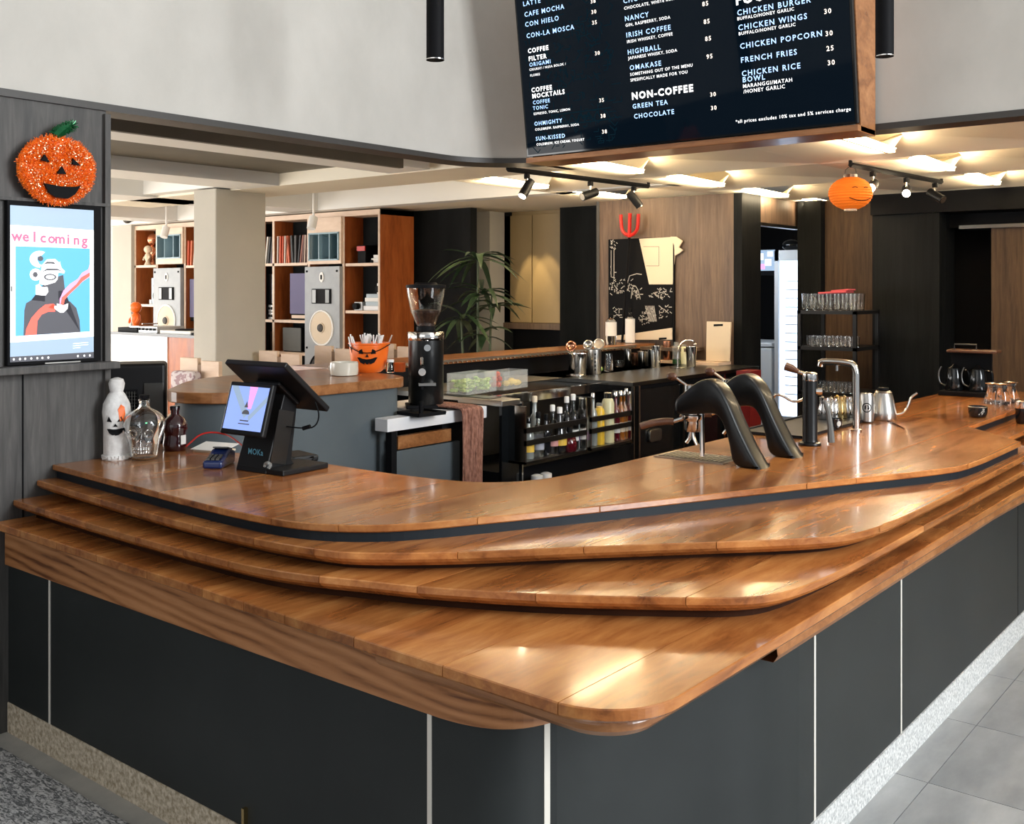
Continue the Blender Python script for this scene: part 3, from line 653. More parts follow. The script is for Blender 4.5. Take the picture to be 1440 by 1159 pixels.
mb.bm.faces.new(rings[0][::-1]); mb.bm.faces.new(rings[-1]); o = mb.build('glass_skull', M['glass'], sk, smooth=True)
o.modifiers.clear(); m = o.modifiers.new('s', 'SUBSURF'); m.levels = m.render_levels = 2; m = o.modifiers.new('w', 'SOLIDIFY'); m.thickness = .0045; m.offset = -1
mb = MB()
for ex in (-.033, .033): mb.tube([(ex+.017*math.cos(t*PI/6), -.074-.004*math.sin(t), .118+.016*math.sin(t*PI/6)) for t in range(12)], .0035, 6, True)
mb.tube([(-.012,-.078,.08),(0,-.082,.10),(.012,-.078,.08)], .003, 6)
mb.build('eye_socket', M['glass'], sk, smooth=True)
mb = MB()
for k in range(7):
    x = -.03+.01*k; mb.box(x-.004, x+.004, -.078+.25*abs(x)**1.4, -.066, .036, .048); mb.box(x-.004, x+.004, -.078+.25*abs(x)**1.4, -.066, .051, .063)
mb.build('teeth', M['glass'], sk, bevel=.002)
MB().lathe([(.020,.256),(.020,.262),(.021,.264),(.021,.272)], n=16).build('stopper', M['matte'], sk)
b = base(246, 633); db = thing('dark_bottle', 'dark red glass flagon with a small white label, beside the till', 'bottle', b, .3)
MB().lathe([(.045,0),(.050,.006),(.052,.03),(.047,.06),(.047,.075),(.056,.10),(.055,.118),(.042,.142),(.024,.155),(.019,.160),(.019,.178),(.022,.180),(.022,.188)], n=24).build('glass_body', M['darkglass'], db, smooth=True)
MB().lathe([(.021,.186),(.022,.188),(.022,.196),(.018,.198)], n=18).build('cap', M['gloss'], db)
on_cyl([(-.014,-.02),(.014,-.02),(.014,.02),(-.014,.02)], .0525, .05, 'label', 'paper', db, .002, math.atan2(-b.y,-b.x)-.3+.75)

# black box heater behind
p = ay(199, 600, 3.1); p = az(199, 600, Z1)
ht = thing('tower_speaker', 'black boxy speaker with a wire mesh front, standing behind the bottles', 'speaker', (-4.93, 2.99, .77), .98)
MB().box(-.14, .14, -.12, .12, 0, .60).build('cabinet', M['rubber'], ht, bevel=.02, seg=3)
MB().box(-.125, .0, -.128, -.118, .08, .47).build('mesh_panel', M['matte'], ht)
mb = MB()
for i in range(9): mb.tube([(-.118+.013*i, -.132, .09), (-.118+.013*i, -.132, .46)], .0012, 4)
for i in range(22): mb.tube([(-.12, -.132, .09+.0172*i+.004*(i%2)), (-.004, -.132, .09+.0172*i)], .0012, 4)
tag(mb.build('wire_mesh', M['dsteel'], ht), None, None, kind='stuff')
MB().box(.03, .125, -.128, -.118, .20, .50).build('control_plate', M['dsteel'], ht, bevel=.002)
MB().ball((.045,-.131,.30), .006).build('green_light', mat('green_led', (.2,.9,.3), .4, emit=(.2,1,.4), estr=2), ht)
MB().box(-.2, .2, -.16, .16, -.72, 0).build('pedestal', M['matte'], ht)

# till
b = base(374, 669)
tl = thing('till_terminal', 'black dual screen till with a small customer display and pale lettering on its foot', 'till', (b.x-.045, b.y+.02, Z1), .06)
# local: -Y towards the customer side, +X to the right
MB().box(-.15, .115, .0, .24, .0, .022).build('base', M['rubber'], tl, bevel=.004)
mb = MB(); mb.M = Matrix(((0,0,1,0),(1,0,0,0),(0,1,0,0),(0,0,0,1)))
mb.prism([(-.005,.0),(.145,.0),(.145,.022),(.13,.04),(.17,.33),(.10,.33)], -.155, .02); mb.build('column', M['rubber'], tl, bevel=.004)
MB().box(.021, .023, .04, .12, .03, .24, R=Matrix.Rotation(-.22, 3, 'X')).build('side_plate', M['dsteel'], tl)
Rc = Matrix.Rotation(-.28, 4, 'X'); Mc = Matrix.Translation((-.085, .0, .245)) @ Rc
mb = MB(); mb.M = Mc; mb.box(-.125, .125, -.012, .012, -.105, .105); cdp = mb.build('customer_display', M['rubber'], tl, bevel=.006)
Mf = Mc @ Matrix(((1,0,0,0),(0,0,-1,0),(0,1,0,0),(0,0,0,1)))
flat('display_glass', [[(-.112,-.085),(.112,-.085),(.112,.088),(-.112,.088)]], M['plilac'], cdp, Mf, .0128)
flat('display_picture', [[(-.112,.088),(-.07,.088),(.02,-.02),(.0,-.04)], [(.112,.06),(.112,.03),(.03,-.05),(.02,-.03)]], M['pgrey'], cdp, Mf, .0132)
flat('display_stripe', [[(0,.088),(.045,.088),(.03,.0),(.01,.0)]], M['ppink'], cdp, Mf, .0134)
flat('display_figure', [arcp(.005,-.022,.022,.018,0,180,8), [(-.02,-.045),(.03,-.045),(.03,-.05),(-.02,-.05)], [(-.01,.005),(.0,.03),(.012,.005)], [(-.026,-.058),(.04,-.058),(.04,-.062),(-.026,-.062)]], M['pdark'], cdp, Mf, .0136)
mb = MB(); mb.M = Matrix.Translation((-.03, .10, .335)) @ Matrix.Rotation(.87, 4, 'X')
mb.box(-.175, .175, -.012, .012, -.15, .15); mb.box(-.07, .07, -.03, -.012, -.09, .05); mb.build('main_display', M['rubber'], tl, bevel=.006)
Mk = Matrix.Translation((-.03, -.006, .072)) @ Matrix(((1,0,0,0),(0,0,-1,0),(0,1,0,0),(0,0,0,1)))
text_mesh([('MOKa', 0, 0, .032, 'CENTER', .012, 1.05)], M['moka'], 'lettering', tl, Mk @ Matrix.Rotation(-.09, 4, 'X') , .006)
MB().tube(smooth_path([(.13,.15,.28),(.15,.16,.22),(.13,.15,.17),(.07,.12,.17),(.02,.10,.175)], 2), .003, 6).build('cable', M['matte'], tl, smooth=True)
MB().cyl((.085,.13,.168), (.115,.14,.178), .008).build('ferrite', M['matte'], tl)
MB().tube(smooth_path([(.01,.0,.03),(.03,-.01,.05),(.05,.0,.04),(.04,-.005,.025)], 2), .006, 6).build('clear_tie', M['plastic'], tl, smooth=True)
b = base(414, 648); cr = thing('cash_drawer_scanner', 'low black box with a cord lying behind the till foot', 'device', (b.x, b.y, Z1), -.2)
MB().box(-.085, .085, -.05, .07, 0, .03).build('case', M['rubber'], cr, bevel=.01)
MB().tube(smooth_path([(.08,.03,.02),(.12,.03,.03),(.13,.0,.004)], 2), .003, 6).build('cord', M['matte'], cr)
b = base(308, 655); cr = thing('card_reader', 'dark blue card payment terminal left of the till', 'card reader', (b.x, b.y, Z1), .62)
mb = MB(); mb.M = Matrix(((0,0,1,0),(1,0,0,0),(0,1,0,0),(0,0,0,1))); mb.prism([(-.085,.0),(.085,.0),(.09,.05),(.03,.066),(-.02,.045),(-.085,.030)], -.040, .040); mb.build('case', M['navy'], cr, bevel=.010, seg=3)
MB().box(-.030, .030, .012, .075, .062, .068, R=Matrix.Rotation(-.24, 3, 'X')).build('display', M['gloss'], cr)
for i in range(3):
    for j in range(4): MB().box(-.026+.019*i, -.012+.019*i, -.074+.014*j, -.064+.014*j, .034+.003*j, .042+.003*j).build('key', M['dsteel'], cr)
MB().box(-.018, .014, -.0825, -.079, .012, .026).build('label', M['paper'], cr)
b = base(293, 636); pp = thing('paper_slip', 'folded white paper slip behind the blue card terminal', 'paper', (b.x, b.y+.03, Z1+.02), .3)
MB().box(-.09, .09, -.05, .06, .0, .002, R=Matrix.Rotation(.18, 3, 'X')).build('sheet', M['paper'], pp)
MB().box(-.09, .07, -.03, .06, -.02, -.012).build('lower_sheet', M['cardcream'], pp)
rc = MB().tube(smooth_path([tuple(base(262,634)+Vector((0,0,.02))), tuple(base(285,622)+Vector((0,0,.05))), tuple(base(320,622)+Vector((0,0,.04))), tuple(base(345,632)+Vector((0,0,.005)))], 3), .004, 6).build('red_cable', M['red'], smooth=True)
tag(rc, 'red cable curving behind the white paper slip', 'cable')

# ================================================================== BACK BAR with the pumpkin bucket
ZB = 1.26
bb = thing('back_bar', 'slate grey back bar with a rounded wooden top, behind the till', 'bar')
Pb = ccw(round_poly([(-4.10,4.15),(-4.10,2.98),(-4.42,2.80),(-4.98,3.35),(-4.98,4.30),(-4.30,4.24)], [.10,.25,.25,.3,.02,.12], 6))
mb = MB(); mb.bm = slab_bm(Pb, ZB, [(0,.003),(-.003,0),(-.05,0),(-.054,.003)]); mb.build('bar_top', M['teak_x'], bb)
Pi = inset(Pb, .035); mb = MB(); mb.prism(Pi, 0, ZB-.054); lab(mb.build('body', M['slate'], bb, smooth=True), 'slate grey curved body')
lg = thing('ledge_counter', 'long narrow wooden ledge with a beaded metal edge, running to the poster wall', 'ledge')
MB().box(-5.32, -4.95, 4.31, 8.24, ZB-.035, ZB).build('ledge_top', M['teak_x'], lg)
MB().box(-4.948, -4.935, 4.31, 7.9, ZB-.02, ZB-.004).build('metal_edge', M['brushed'], lg)
mb = MB()
for i in range(60): mb.ball((-4.934, 4.9+.05*i, ZB-.024), .008, n=6, m=4)
mb.build('beading', M['steel'], lg)
MB().box(-5.30, -4.99, 4.31, 8.24, 0, ZB-.036).build('back_panel', M['matte'], lg)
MB().box(-4.95, -4.45, 7.98, 8.24, ZB-.05, ZB-.02).build('raised_shelf', M['brownwood'], lg)
def s_pos(px, py, z): v = az(px, py, z); return v
b = s_pos(519, 523, ZB)
bk = thing('pumpkin_bucket', 'orange plastic jack-o-lantern bucket full of wrapped straws', 'bucket', b)
MB().lathe([(.070,0),(.092,.02),(.108,.07),(.116,.13),(.118,.165),(.124,.168),(.124,.176),(.115,.176),(.112,.165),(.105,.07),(.085,.03),(.02,.026)], n=28).build('bucket_body', M['orange'], bk, smooth=True)
fb = math.atan2(-b.y, -b.x)-.1
for nm, P in (('eye', [(-.052,.0),(-.022,-.002),(-.03,.028),(-.048,.02)]), ('eye', [(.022,-.002),(.052,.0),(.048,.02),(.03,.028)]), ('nose', [(-.01,-.02),(.01,-.02),(0,.0)]),
              ('mouth', [(-.062,-.022),(-.04,-.052),(-.018,-.062),(-.012,-.052),(.0,-.064),(.012,-.052),(.02,-.062),(.042,-.052),(.062,-.022),(.03,-.038),(0,-.044),(-.03,-.038)])):
    on_cyl(P, .1155, .115, nm, 'matte', bk, .002, fb)
hp = [(.125*math.cos(fb+t), .125*math.sin(fb+t), .165-.045*math.cos(t*1.05)**2*1.0) for t in [(-1.5+3.0*k/16) for k in range(17)]]
MB().tube(hp, .003, 6).build('handle', M['matte'], bk, smooth=True)
rnd = random.Random(5)
st = thing('straw', 'white paper wrapped straw in the pumpkin bucket', 'straw', b, group='wrapped straws in the pumpkin bucket')
MB().cyl((0,0,.03),(0,0,.165), .0035, n=6).build('straw_body', M['gloss'], st); MB().cyl((0,0,.165),(.006,0,.225), .005, .004, n=6).build('wrapper', M['paper'], st)
for k in range(30):
    a = rnd.random()*2*PI; r = .07*math.sqrt(rnd.random()); o = st if k == 0 else dup(st, b)
    o.location = (b.x+r*math.cos(a), b.y+r*math.sin(a), b.z+.01*rnd.random()); o.rotation_euler = (-.35*math.sin(a)*r/.07, .35*math.cos(a)*r/.07, rnd.random()*6)
b = s_pos(484, 528, ZB); cp = thing('mug_bowl', 'cream ceramic wide cup left of the pumpkin bucket', 'cup', b)
MB().lathe([(.060,0),(.078,.004),(.082,.03),(.080,.075),(.076,.078),(.073,.07),(.073,.02),(.02,.012)], n=26).build('bowl', M['ceramic'], cp, smooth=True)
MB().tube([(-.075,-.02,.06),(-.09,-.03,.05),(-.09,-.03,.03),(-.077,-.02,.02)], .006, 6).build('handle', M['ceramic'], cp, smooth=True)
b = s_pos(549, 524, ZB); cp = thing('small_jar', 'small glass jar with a white lid right of the pumpkin bucket', 'jar', b)
MB().lathe([(.02,0),(.026,.005),(.026,.05),(.02,.062)], n=16).build('glass_body', M['glass'], cp, smooth=True); MB().lathe([(.022,.062),(.022,.078)], n=16).build('lid', M['paper'], cp)
b = s_pos(562, 523, ZB); cp = thing('orange_box', 'small orange paper box between the jar and the coffee grinder', 'box', b, .3)
MB().box(-.03,.03,-.02,.02,0,.055).build('carton', M['orange'], cp, bevel=.002)

# white slab counter with the grinder
sl = thing('grinder_counter', 'white slab counter over a slate cabinet, carrying the coffee grinder', 'counter')
yf = ax(545,590,-4.0).y; mb = MB(); mb.prism(ccw([(-4.0,yf),(-4.0,4.72),(-4.62,4.72),(-4.62,4.36),(-4.2,4.31),(-4.10,4.2),(-4.098,yf)]), .985, 1.055); mb.build('slab', M['whiteslab'], sl, bevel=.003)
MB().box(-4.6, -4.05, 4.38, 4.68, 0, .984).build('carcass', M['matte'], sl)
MB().box(-4.05, -4.02, 3.98, 4.50, 0, .87).build('cabinet_door', M['slate'], sl, bevel=.002)
MB().box(-4.05, -4.015, 3.99, 4.42, .88, .95).build('wooden_rail', M['palewood'] if False else M['teak_x'], sl)
MB().box(-4.05, -4.005, 3.93, 3.97, 0, .985).build('post', M['matte'], sl)
b = az(599, 573, 1.055); gr = thing('coffee_grinder', 'black coffee grinder with a clear hopper half full of beans', 'grinder', b, -.75)
MB().lathe([(.098,.02),(.104,.03),(.104,.40),(.098,.405)], n=32).build('body', M['espresso'], gr, smooth=True)
MB().box(-.1,.1,-.12,.12,0,.022).build('foot', M['matte'], gr, bevel=.006)
MB().lathe([(.106,.40),(.108,.405),(.108,.445),(.104,.450)], n=32).build('chrome_collar', M['steel'], gr, smooth=True)
MB().box(-.108,-.102,-.04,.04,.04,.40).build('chrome_spine', M['steel'], gr)
MB().lathe([(.045,.45),(.045,.475),(.058,.495),(.06,.50),(.09,.57),(.108,.66),(.115,.71),(.112,.71),(.105,.66),(.087,.57),(.055,.50)], n=32, cap=False).build('hopper', M['glass'], gr, smooth=True)
MB().lathe([(.046,.455),(.054,.50),(.080,.56),(.082,.575),(.03,.582)], n=24).build('beans', M['beans'], gr)
MB().lathe([(.113,.706),(.118,.708),(.118,.725),(.07,.73),(.06,.74),(.02,.74)], n=32).build('lid', M['matte'], gr, smooth=True)
MB().lathe([(.046,.45),(.056,.455),(.056,.48),(.05,.485)], n=24).build('hopper_neck', M['matte'], gr)
MB().cyl((.09,0,.36),(.14,0,.36), .02).build('dial', M['steel'], gr); MB().cyl((.10,-.03,.30),(.125,-.03,.26), .009).build('lever', M['steel'], gr)
MB().cyl((.07,-.02,.22),(.135,-.03,.22), .022).build('dosing_knob', M['steel'], gr); MB().tube([(.09,-.02,.2),(.12,-.03,.17),(.12,-.03,.12)], .012, 8).build('spout', M['matte'], gr)
MB().box(.09,.14,-.05,.05,.14,.155).build('fork_rest', M['brushed'], gr)
b = az(592, 583, 1.055); tr = thing('grounds_tray', 'small black knock tray in front of the grinder', 'tray', b, -.1)
MB().box(-.09,.10,-.10,.10,0,.008).build('tray_base', M['matte'], tr, bevel=.003)
for bx in ((-.09,-.084,-.10,.10),(.094,.10,-.10,.10),(-.09,.10,-.10,-.094),(-.09,.10,.094,.10)): MB().box(*bx, .008, .02).build('rim', M['matte'], tr)
MB().cyl((0,0,.008),(0,0,.07),.012).build('stem', M['matte'], tr)
# towel over the slab edge
yt0 = ax(648, 600, -3.94).y; yt1 = ax(676, 600, -3.94).y
tw = MB(); n = 22; rows = []
pathp = [(-4.30,1.068),(-4.1,1.068),(-3.96,1.068),(-3.936,1.06),(-3.930,1.03),(-3.93,.9),(-3.928,.75),(-3.93,.55),(-3.93,.40)]
pathp = smooth_path(pathp, 1)
for (x, z) in pathp:
    rows.append([tw._v((x+.006*math.sin(j*.9)+.003*math.sin(j*2.3+z*9), yt0+(yt1-yt0)*j/n*(1+.03*math.sin(z*7)), z+(.004*math.sin(j*1.1) if z > 1.05 else 0))) for j in range(n+1)])
for a, c in zip(rows, rows[1:]):
    for j in range(n): tw.bm.faces.new((a[j], a[j+1], c[j+1], c[j]))
o = tw.build('towel', M['towel'], smooth=True); m = o.modifiers.new('s', 'SOLIDIFY'); m.thickness = .008; m.offset = 1
tag(o, 'brown terry towel hanging over the edge of the white slab', 'towel')

# ================================================================== LOUNGE: shelves, speakers, records
YS = 7.4; sx0 = ay(188, 400, YS).x; sx1 = ay(534, 400, YS).x
def sx(px): return ay(px, 400, YS).x
def sz(px, py): return ay(px, py, YS).z
sh = thing('record_shelf', 'tall red-brown wall unit with pale edges holding records and speakers', 'shelf')
ztop = 2.585
MB().box(sx0, sx1, YS, YS+.5, ztop-.055, ztop).build('top_board', M['palewood'], sh)
MB().box(sx0, sx1-.02, YS+.27, YS+.29, .4, ztop-.05).build('back_board', M['charcoalwall'], sh)
MB().box(sx1-.02, sx1, YS+.004, YS+.5, .95, ztop).build('end_panel', M['shelfwood'], sh)
MB().box(sx1-.022, sx1+.001, YS-.003, YS+.006, .95, ztop).build('edge_strip', M['palewood'], sh)
def upright(px, z0=.6):
    x = sx(px); MB().box(x-.014, x+.014, YS+.006, YS+.27, z0, ztop-.055).build('upright', M['shelfwood'], sh); MB().box(x-.016, x+.016, YS-.002, YS+.006, z0, ztop-.055).build('edge_strip', M['palewood'], sh)
for px in (190, 221, 260, 384.5, 434.5, 483): upright(px)
def shelfboard(pa, pb, py, th=.03):
    x0 = sx(pa); x1 = min(sx(pb), sx1-.021); z = sz((pa+pb)/2, py); MB().box(x0, x1, YS-.002, YS+.27, z-th, z).build('shelf_board', M['palewood'], sh); return z
zA = shelfboard(188, 221, 373); zB_ = shelfboard(188, 221, 428); zA2 = shelfboard(260, 300, 373)
zR = shelfboard(371, 432, 370); zQ = shelfboard(371, 432, 450); zP = shelfboard(371, 432, 495)
zE = shelfboard(486, 534, 370); zF = shelfboard(486, 534, 437)
MB().box(sx(295), sx(371), YS+.006, YS+.03, .6, ztop-.05).build('hidden_panel', M['shelfwood'], sh)
# red veneer lining of the open compartments on their left sides
def hornbox(pa, pb, name, label, ya=300, yb=372):
    x0 = sx(pa); x1 = sx(pb); t = thing(name, label, 'speaker', ((x0+x1)/2, YS-.03, 0)); w_ = (x1-x0)/2
    zc = sz((pa+pb)/2, 347); zt = ztop-.056; zl = sz((pa+pb)/2, yb)+.005
    hw = w_*.86; hh = .145
    for bx in ((-w_, w_, zc+hh, zt), (-w_, w_, zl, zc-hh), (-w_, -hw, zc-hh, zc+hh), (hw, w_, zc-hh, zc+hh)):
        MB().box(bx[0], bx[1], 0, .28, bx[2], bx[3]).build('baffle', M['palewood'], t)
    mb = MB(); A = [(-hw,-.004,zc-hh),(hw,-.004,zc-hh),(hw,-.004,zc+hh),(-hw,-.004,zc+hh)]; B = [(-hw*.45,.28,zc-.05),(hw*.45,.28,zc-.05),(hw*.45,.28,zc+.05),(-hw*.45,.28,zc+.05)]
    for i in range(4): mb.face([A[i], A[(i+1)%4], B[(i+1)%4], B[i]])
    mb.face(B); mb.build('horn', M['horn'], t)
    for k in (-1, 1): 
        mb = MB(); x = k*hw*.36; mb.face([(x,-.004,zc-hh),(x,-.004,zc+hh),(x*.5,.26,zc+.05),(x*.5,.26,zc-.05)]); o = mb.build('horn_vane', M['hornfin'], t); m = o.modifiers.new('s','SOLIDIFY'); m.thickness = .012
    for bx in ((-hw-.01, hw+.01, zc+hh-.01, zc+hh+.006), (-hw-.01, hw+.01, zc-hh-.006, zc-hh+.01)): MB().box(bx[0], bx[1], -.012, .0, bx[2], bx[3]).build('rim', M['hornfin'], t)
    for k in (-1, 1): MB().box(k*hw-.008, k*hw+.008, -.012, 0, zc-hh, zc+hh).build('rim', M['hornfin'], t)
    return t
hornbox(222, 259.5, 'horn_speaker', 'pale wood horn speaker at the left end of the record shelf')
hornbox(435, 482.5, 'horn_speaker', 'pale wood horn speaker above the grey monitor beside the shelf end')
def monitor(pa, pb, label, ztp, bottom=.75):
    x0 = sx(pa); x1 = sx(pb); w_ = (x1-x0)/2; t = thing('studio_monitor', label, 'speaker', ((x0+x1)/2, YS-.045, 0)); zt = ztp
    MB().box(-w_, w_, 0, .3, bottom, zt).build('cabinet', M['spkgrey'], t, bevel=.004)
    Ry = Matrix.Rotation(PI/2, 3, 'X')
    def disc(name, m, r, zc, prof, xo=0, y0=0):
        mb = MB(); mb.lathe(prof, (xo, y0, zc), 28, R=Ry); return mb.build(name, M[m], t, smooth=True)
    z2 = zt-.62*1.0; r = w_*.68
    disc('surround', 'paper', r, zt-.66, [(r, 0), (r, .012), (r*.93, .016), (r*.9, .004)])
    disc('cone', 'cone', r, zt-.66, [(r*.9, .008), (r*.86,.01), (r*.3, .003), (r*.28, .02), (.01, .024)])
    disc('dust_cap', 'darkcone', r, zt-.66, [(r*.27, .006), (r*.2, .035), (.01, .045)], xo=0)
    disc('surround', 'matte', r*1.05, zt-1.13, [(r*1.05, 0), (r*1.05, .014), (r*.98, .014), (r*.95,.004)])
    disc('woofer_cone', 'darkcone', r, zt-1.13, [(r*.95, .006), (r*.3, .002), (.01, .02)])
    MB().box(-w_*.55, w_*.55, -.012, 0, zt-.40, zt-.24).build('midrange_horn', M['matte'], t, bevel=.004)
    for k in (-1, 1): MB().box(k*w_*.38-.03, k*w_*.38+.03, -.020, -.01, zt-.39, zt-.25).build('horn_lip', M['dsteel'], t)
    mb = MB(); mb.lathe([(.055,0),(.055,.008)], (0,0,zt-.115), 20, .62, 1, R=Ry); mb.build('tweeter_plate', M['paper'], t)
    MB().box(-.010, .010, -.014, -.006, zt-.14, zt-.09).build('tweeter_slot', M['matte'], t)
    for a in (-1, 1):
        for zz in (zt-.05, zt-.88): MB().cyl((a*(w_-.04),0,zz),(a*(w_-.04),-.008,zz), .012).build('bolt', M['matte'], t)
    return t
monitor(220, 258, 'grey studio monitor left of the column, behind the mixing desk', sz(240, 377))
monitor(433, 482, 'grey studio monitor under the horn speaker by the shelf end', sz(457, 375))
# records
cols = [(.55,.5,.45),(.62,.10,.04),(.6,.14,.05),(.03,.03,.035),(.5,.42,.35),(.58,.12,.05),(.02,.02,.02),(.05,.045,.045),(.25,.08,.05),(.12,.05,.04),(.45,.35,.28),(.08,.03,.03),(.62,.58,.52),(.30,.20,.30)]
rm = [mat('record_sleeve_%s' % n, c, .6) for n, c in zip(('cream','scarlet','rust','black','sand','brick','ink','soot','maroon','umber','tan','oxblood','white','mauve'), cols)]
rnd = random.Random(11)
recs = []
names = ('cream','scarlet','rust','black','sand','brick','ink black','soot grey','maroon','umber','tan','oxblood','white','mauve')
def rec(px, z, k, lean, th, grp, where):
    x = sx(px); t = MB().box(-th/2, th/2, 0, .25, 0, .305); o = t.build('record', rm[k], None); o.location = (x, YS+.01, z+abs(math.sin(lean))*th); o.rotation_euler = (0, lean, 0)
    tag(o, '%s record sleeve %s' % (names[k], where), 'record', grp)
seq = [(389,0,.02,.016),(392.5,1,.02,.018),(396,1,.03,.012),(399,4,.03,.02),(402,2,.06,.012),(405,5,-.10,.022),(410,6,-.08,.03),(414,7,.0,.03),(418,3,.12,.018),(421,8,.16,.02),(424,9,.10,.02),(427,10,.05,.018),(430.5,11,.02,.02),(432.5,12,0,.01)]
where = ['at the left end of the second compartment','leaning next to the cream one','third of the upright red ones','between the scarlet and rust sleeves','right of the sand one','tilted beside the rust one','in the dark middle of the row','right of the ink black one','leaning right in the dark middle','leaning after the black one','beside the maroon one','near the right end of the row','second from the right end','at the right end of the row']
for (px, k, l, th), wv in zip(seq, where): rec(px, zR, k, l, th, 'records in the compartment beside the horn speaker', wv)
for px, k, l, wv in ((372,12,.14,'leaning left, just right of the column'),(375.5,3,.14,'leaning against the white one right of the column'),(379,6,.14,'leaning by the first upright'),(381.5,13,.12,'standing against the first upright')): rec(px, zR, k, l, .02, 'records leaning right of the column', wv)
for px, k, l, wv in ((263,1,.03,'leaning, first left of the column'),(267,2,.06,'second, left of the column'),(271,4,.12,'third, tilted left of the column'),(275,0,.14,'nearest the left of the column')): rec(px, zA2, k, l, .022, 'records left of the column', wv)
# boxes and gear on shelves
def gear(name, label, cat, px0, px1, z, h, m, grp=None, dep=.18, y=.06):
    x0 = sx(px0); x1 = sx(px1); t = thing(name, label, cat, ((x0+x1)/2, YS+y, z), group=grp); MB().box(-(x1-x0)/2, (x1-x0)/2, 0, dep, 0, h).build('cabinet', M[m], t, bevel=.004); return t, (x1-x0)/2
t, hw_ = gear('bookshelf_speaker', 'speaker with lavender grille cloth on the middle shelf', 'speaker', 403, 431, zQ, .52, 'matte'); MB().box(-hw_, hw_, -.012, 0, .07, .52).build('grille', M['lavender'], t); MB().box(-hw_*.8, hw_*.8, -.016, -.01, .02, .055).build('name_plate', M['palewood'], t)
t, hw_ = gear('bookshelf_speaker', 'speaker with lavender grille cloth just left of the column', 'speaker', 262, 285, sz(270, 452), .52, 'matte'); MB().box(-hw_, hw_, -.012, 0, .05, .52).build('grille', M['lavender'], t)
t, hw_ = gear('bookshelf_speaker', 'grey cloth fronted speaker on the bottom shelf', 'speaker', 393, 418, zP, .27, 'matte'); MB().box(-hw_, hw_, -.012, 0, .01, .27).build('grille', M['greygrille'], t)
t, hw_ = gear('bookshelf_speaker', 'pale blue two way speaker beside the figurines', 'speaker', 207, 219, zB_, .34, 'lightblue')
for zz, r in ((.24,.04),(.11,.055)):
    MB().lathe([(r,0),(r,.01),(r*.5,.004),(.005,.01)], (0,0,zz), 18, R=Matrix.Rotation(PI/2,3,'X')).build('driver', M['darkcone'], t, smooth=True)
for k, (zz, nm) in enumerate(((0, 'lower'), (.085, 'upper'))):
    t, hw_ = gear('amplifier', 'silver fronted amplifier, %s of the two right of the column' % nm, 'amplifier', 371.5, 383, zQ+zz, .08, 'amp')
    for xx in (-.06, 0, .06): MB().cyl((xx,0,.04),(xx,-.02,.04), .016).build('knob', M['matte'], t)
t, hw_ = gear('receiver', 'black receiver on the shelf right of the column', 'amplifier', 371.5, 383, zP, .22, 'gloss')
t, hw_ = gear('black_display', 'tall dark glass panel standing right of the column', 'panel', 371.5, 383, zQ+.18, .34, 'gloss', dep=.03)
for k, (a, c, m, h, off, lb) in enumerate(((505,533,'whiteslab',.05,0,'bottom white book of the stack'),(508,533,'lightblue',.045,.05,'pale blue book, second from the bottom'),(507,532,'paper',.04,.095,'white book, third from the bottom'),(509,533,'lightblue',.04,.135,'pale blue book on top of the stack'))):
    t, _ = gear('book', lb+' in the shelf end compartment', 'book', a, c, zF+off, h, m, 'book stack in the shelf end compartment')
t, _ = gear('camera', 'small silver camera beside the stacked books', 'camera', 492, 503, zF, .09, 'amp'); MB().cyl((0,0,.045),(0,-.05,.045),.035).build('lens', M['matte'], t)
t, _ = gear('camera', 'white camera on the top of the book stack', 'camera', 524, 533, zF+.175, .11, 'paper'); MB().cyl((0,0,.05),(0,-.04,.05),.035).build('lens', M['matte'], t)
t, _ = gear('radio', 'black box radio with a red lid in the upper end compartment', 'radio', 497, 508, zE, .19, 'matte'); MB().box(-.06,.06,-.012,0,.13,.18).build('dial', M['red'], t)
t, _ = gear('toy_car', 'white model car in the upper end compartment', 'toy', 516, 532, zE, .05, 'paper'); MB().box(-.07,.06,.02,.12,.05,.085).build('cabin', M['paper'], t)
for s_ in (-.07,.07): MB().cyl((s_,-.01,.015),(s_,.0,.015),.02).build('wheel', M['matte'], t)
# figurines
def figurine(px, py, z, y, name, label, m, h):
    x = ay(px, 400, y).x; t = thing(name, label, 'figurine', (x, y, z)); k = h/.3
    MB().lathe([(.05*k,0),(.055*k,.01*k),(.03*k,.06*k),(.05*k,.11*k),(.045*k,.16*k),(.02*k,.19*k)], n=14).build('body', M[m], t, smooth=True)
    MB().ball((0,0,.24*k), .06*k).build('head', M[m], t, smooth=True)
    for s_ in (-1, 1): MB().tube([(s_*.035*k,0,.15*k),(s_*.075*k,-.02*k,.12*k),(s_*.06*k,-.04*k,.08*k)], .013*k, 6).build('arm', M[m], t, smooth=True)
    return t
figurine(208, 0, zA, YS+.1, 'mushroom_figurine', 'cream figurine with a big head on the upper left shelf', 'cardcream', .26)
figurine(215, 0, zA+.0, YS+.18, 'bear_figurine', 'brown figurine behind the cream one', 'copper', .42)
t, _ = gear('white_case', 'small white case at the bottom of the left shelf', 'case', 204, 208, zB_, .06, 'paper')
pt = thing('picture_card', 'small white card pinned in the upper left shelf', 'card', (sx(213), YS+.24, sz(213, 335))); MB().box(-.07,.07,-.004,.004,-.06,.06, R=Matrix.Rotation(.1,3,'Y')).build('card', M['paper'], pt)
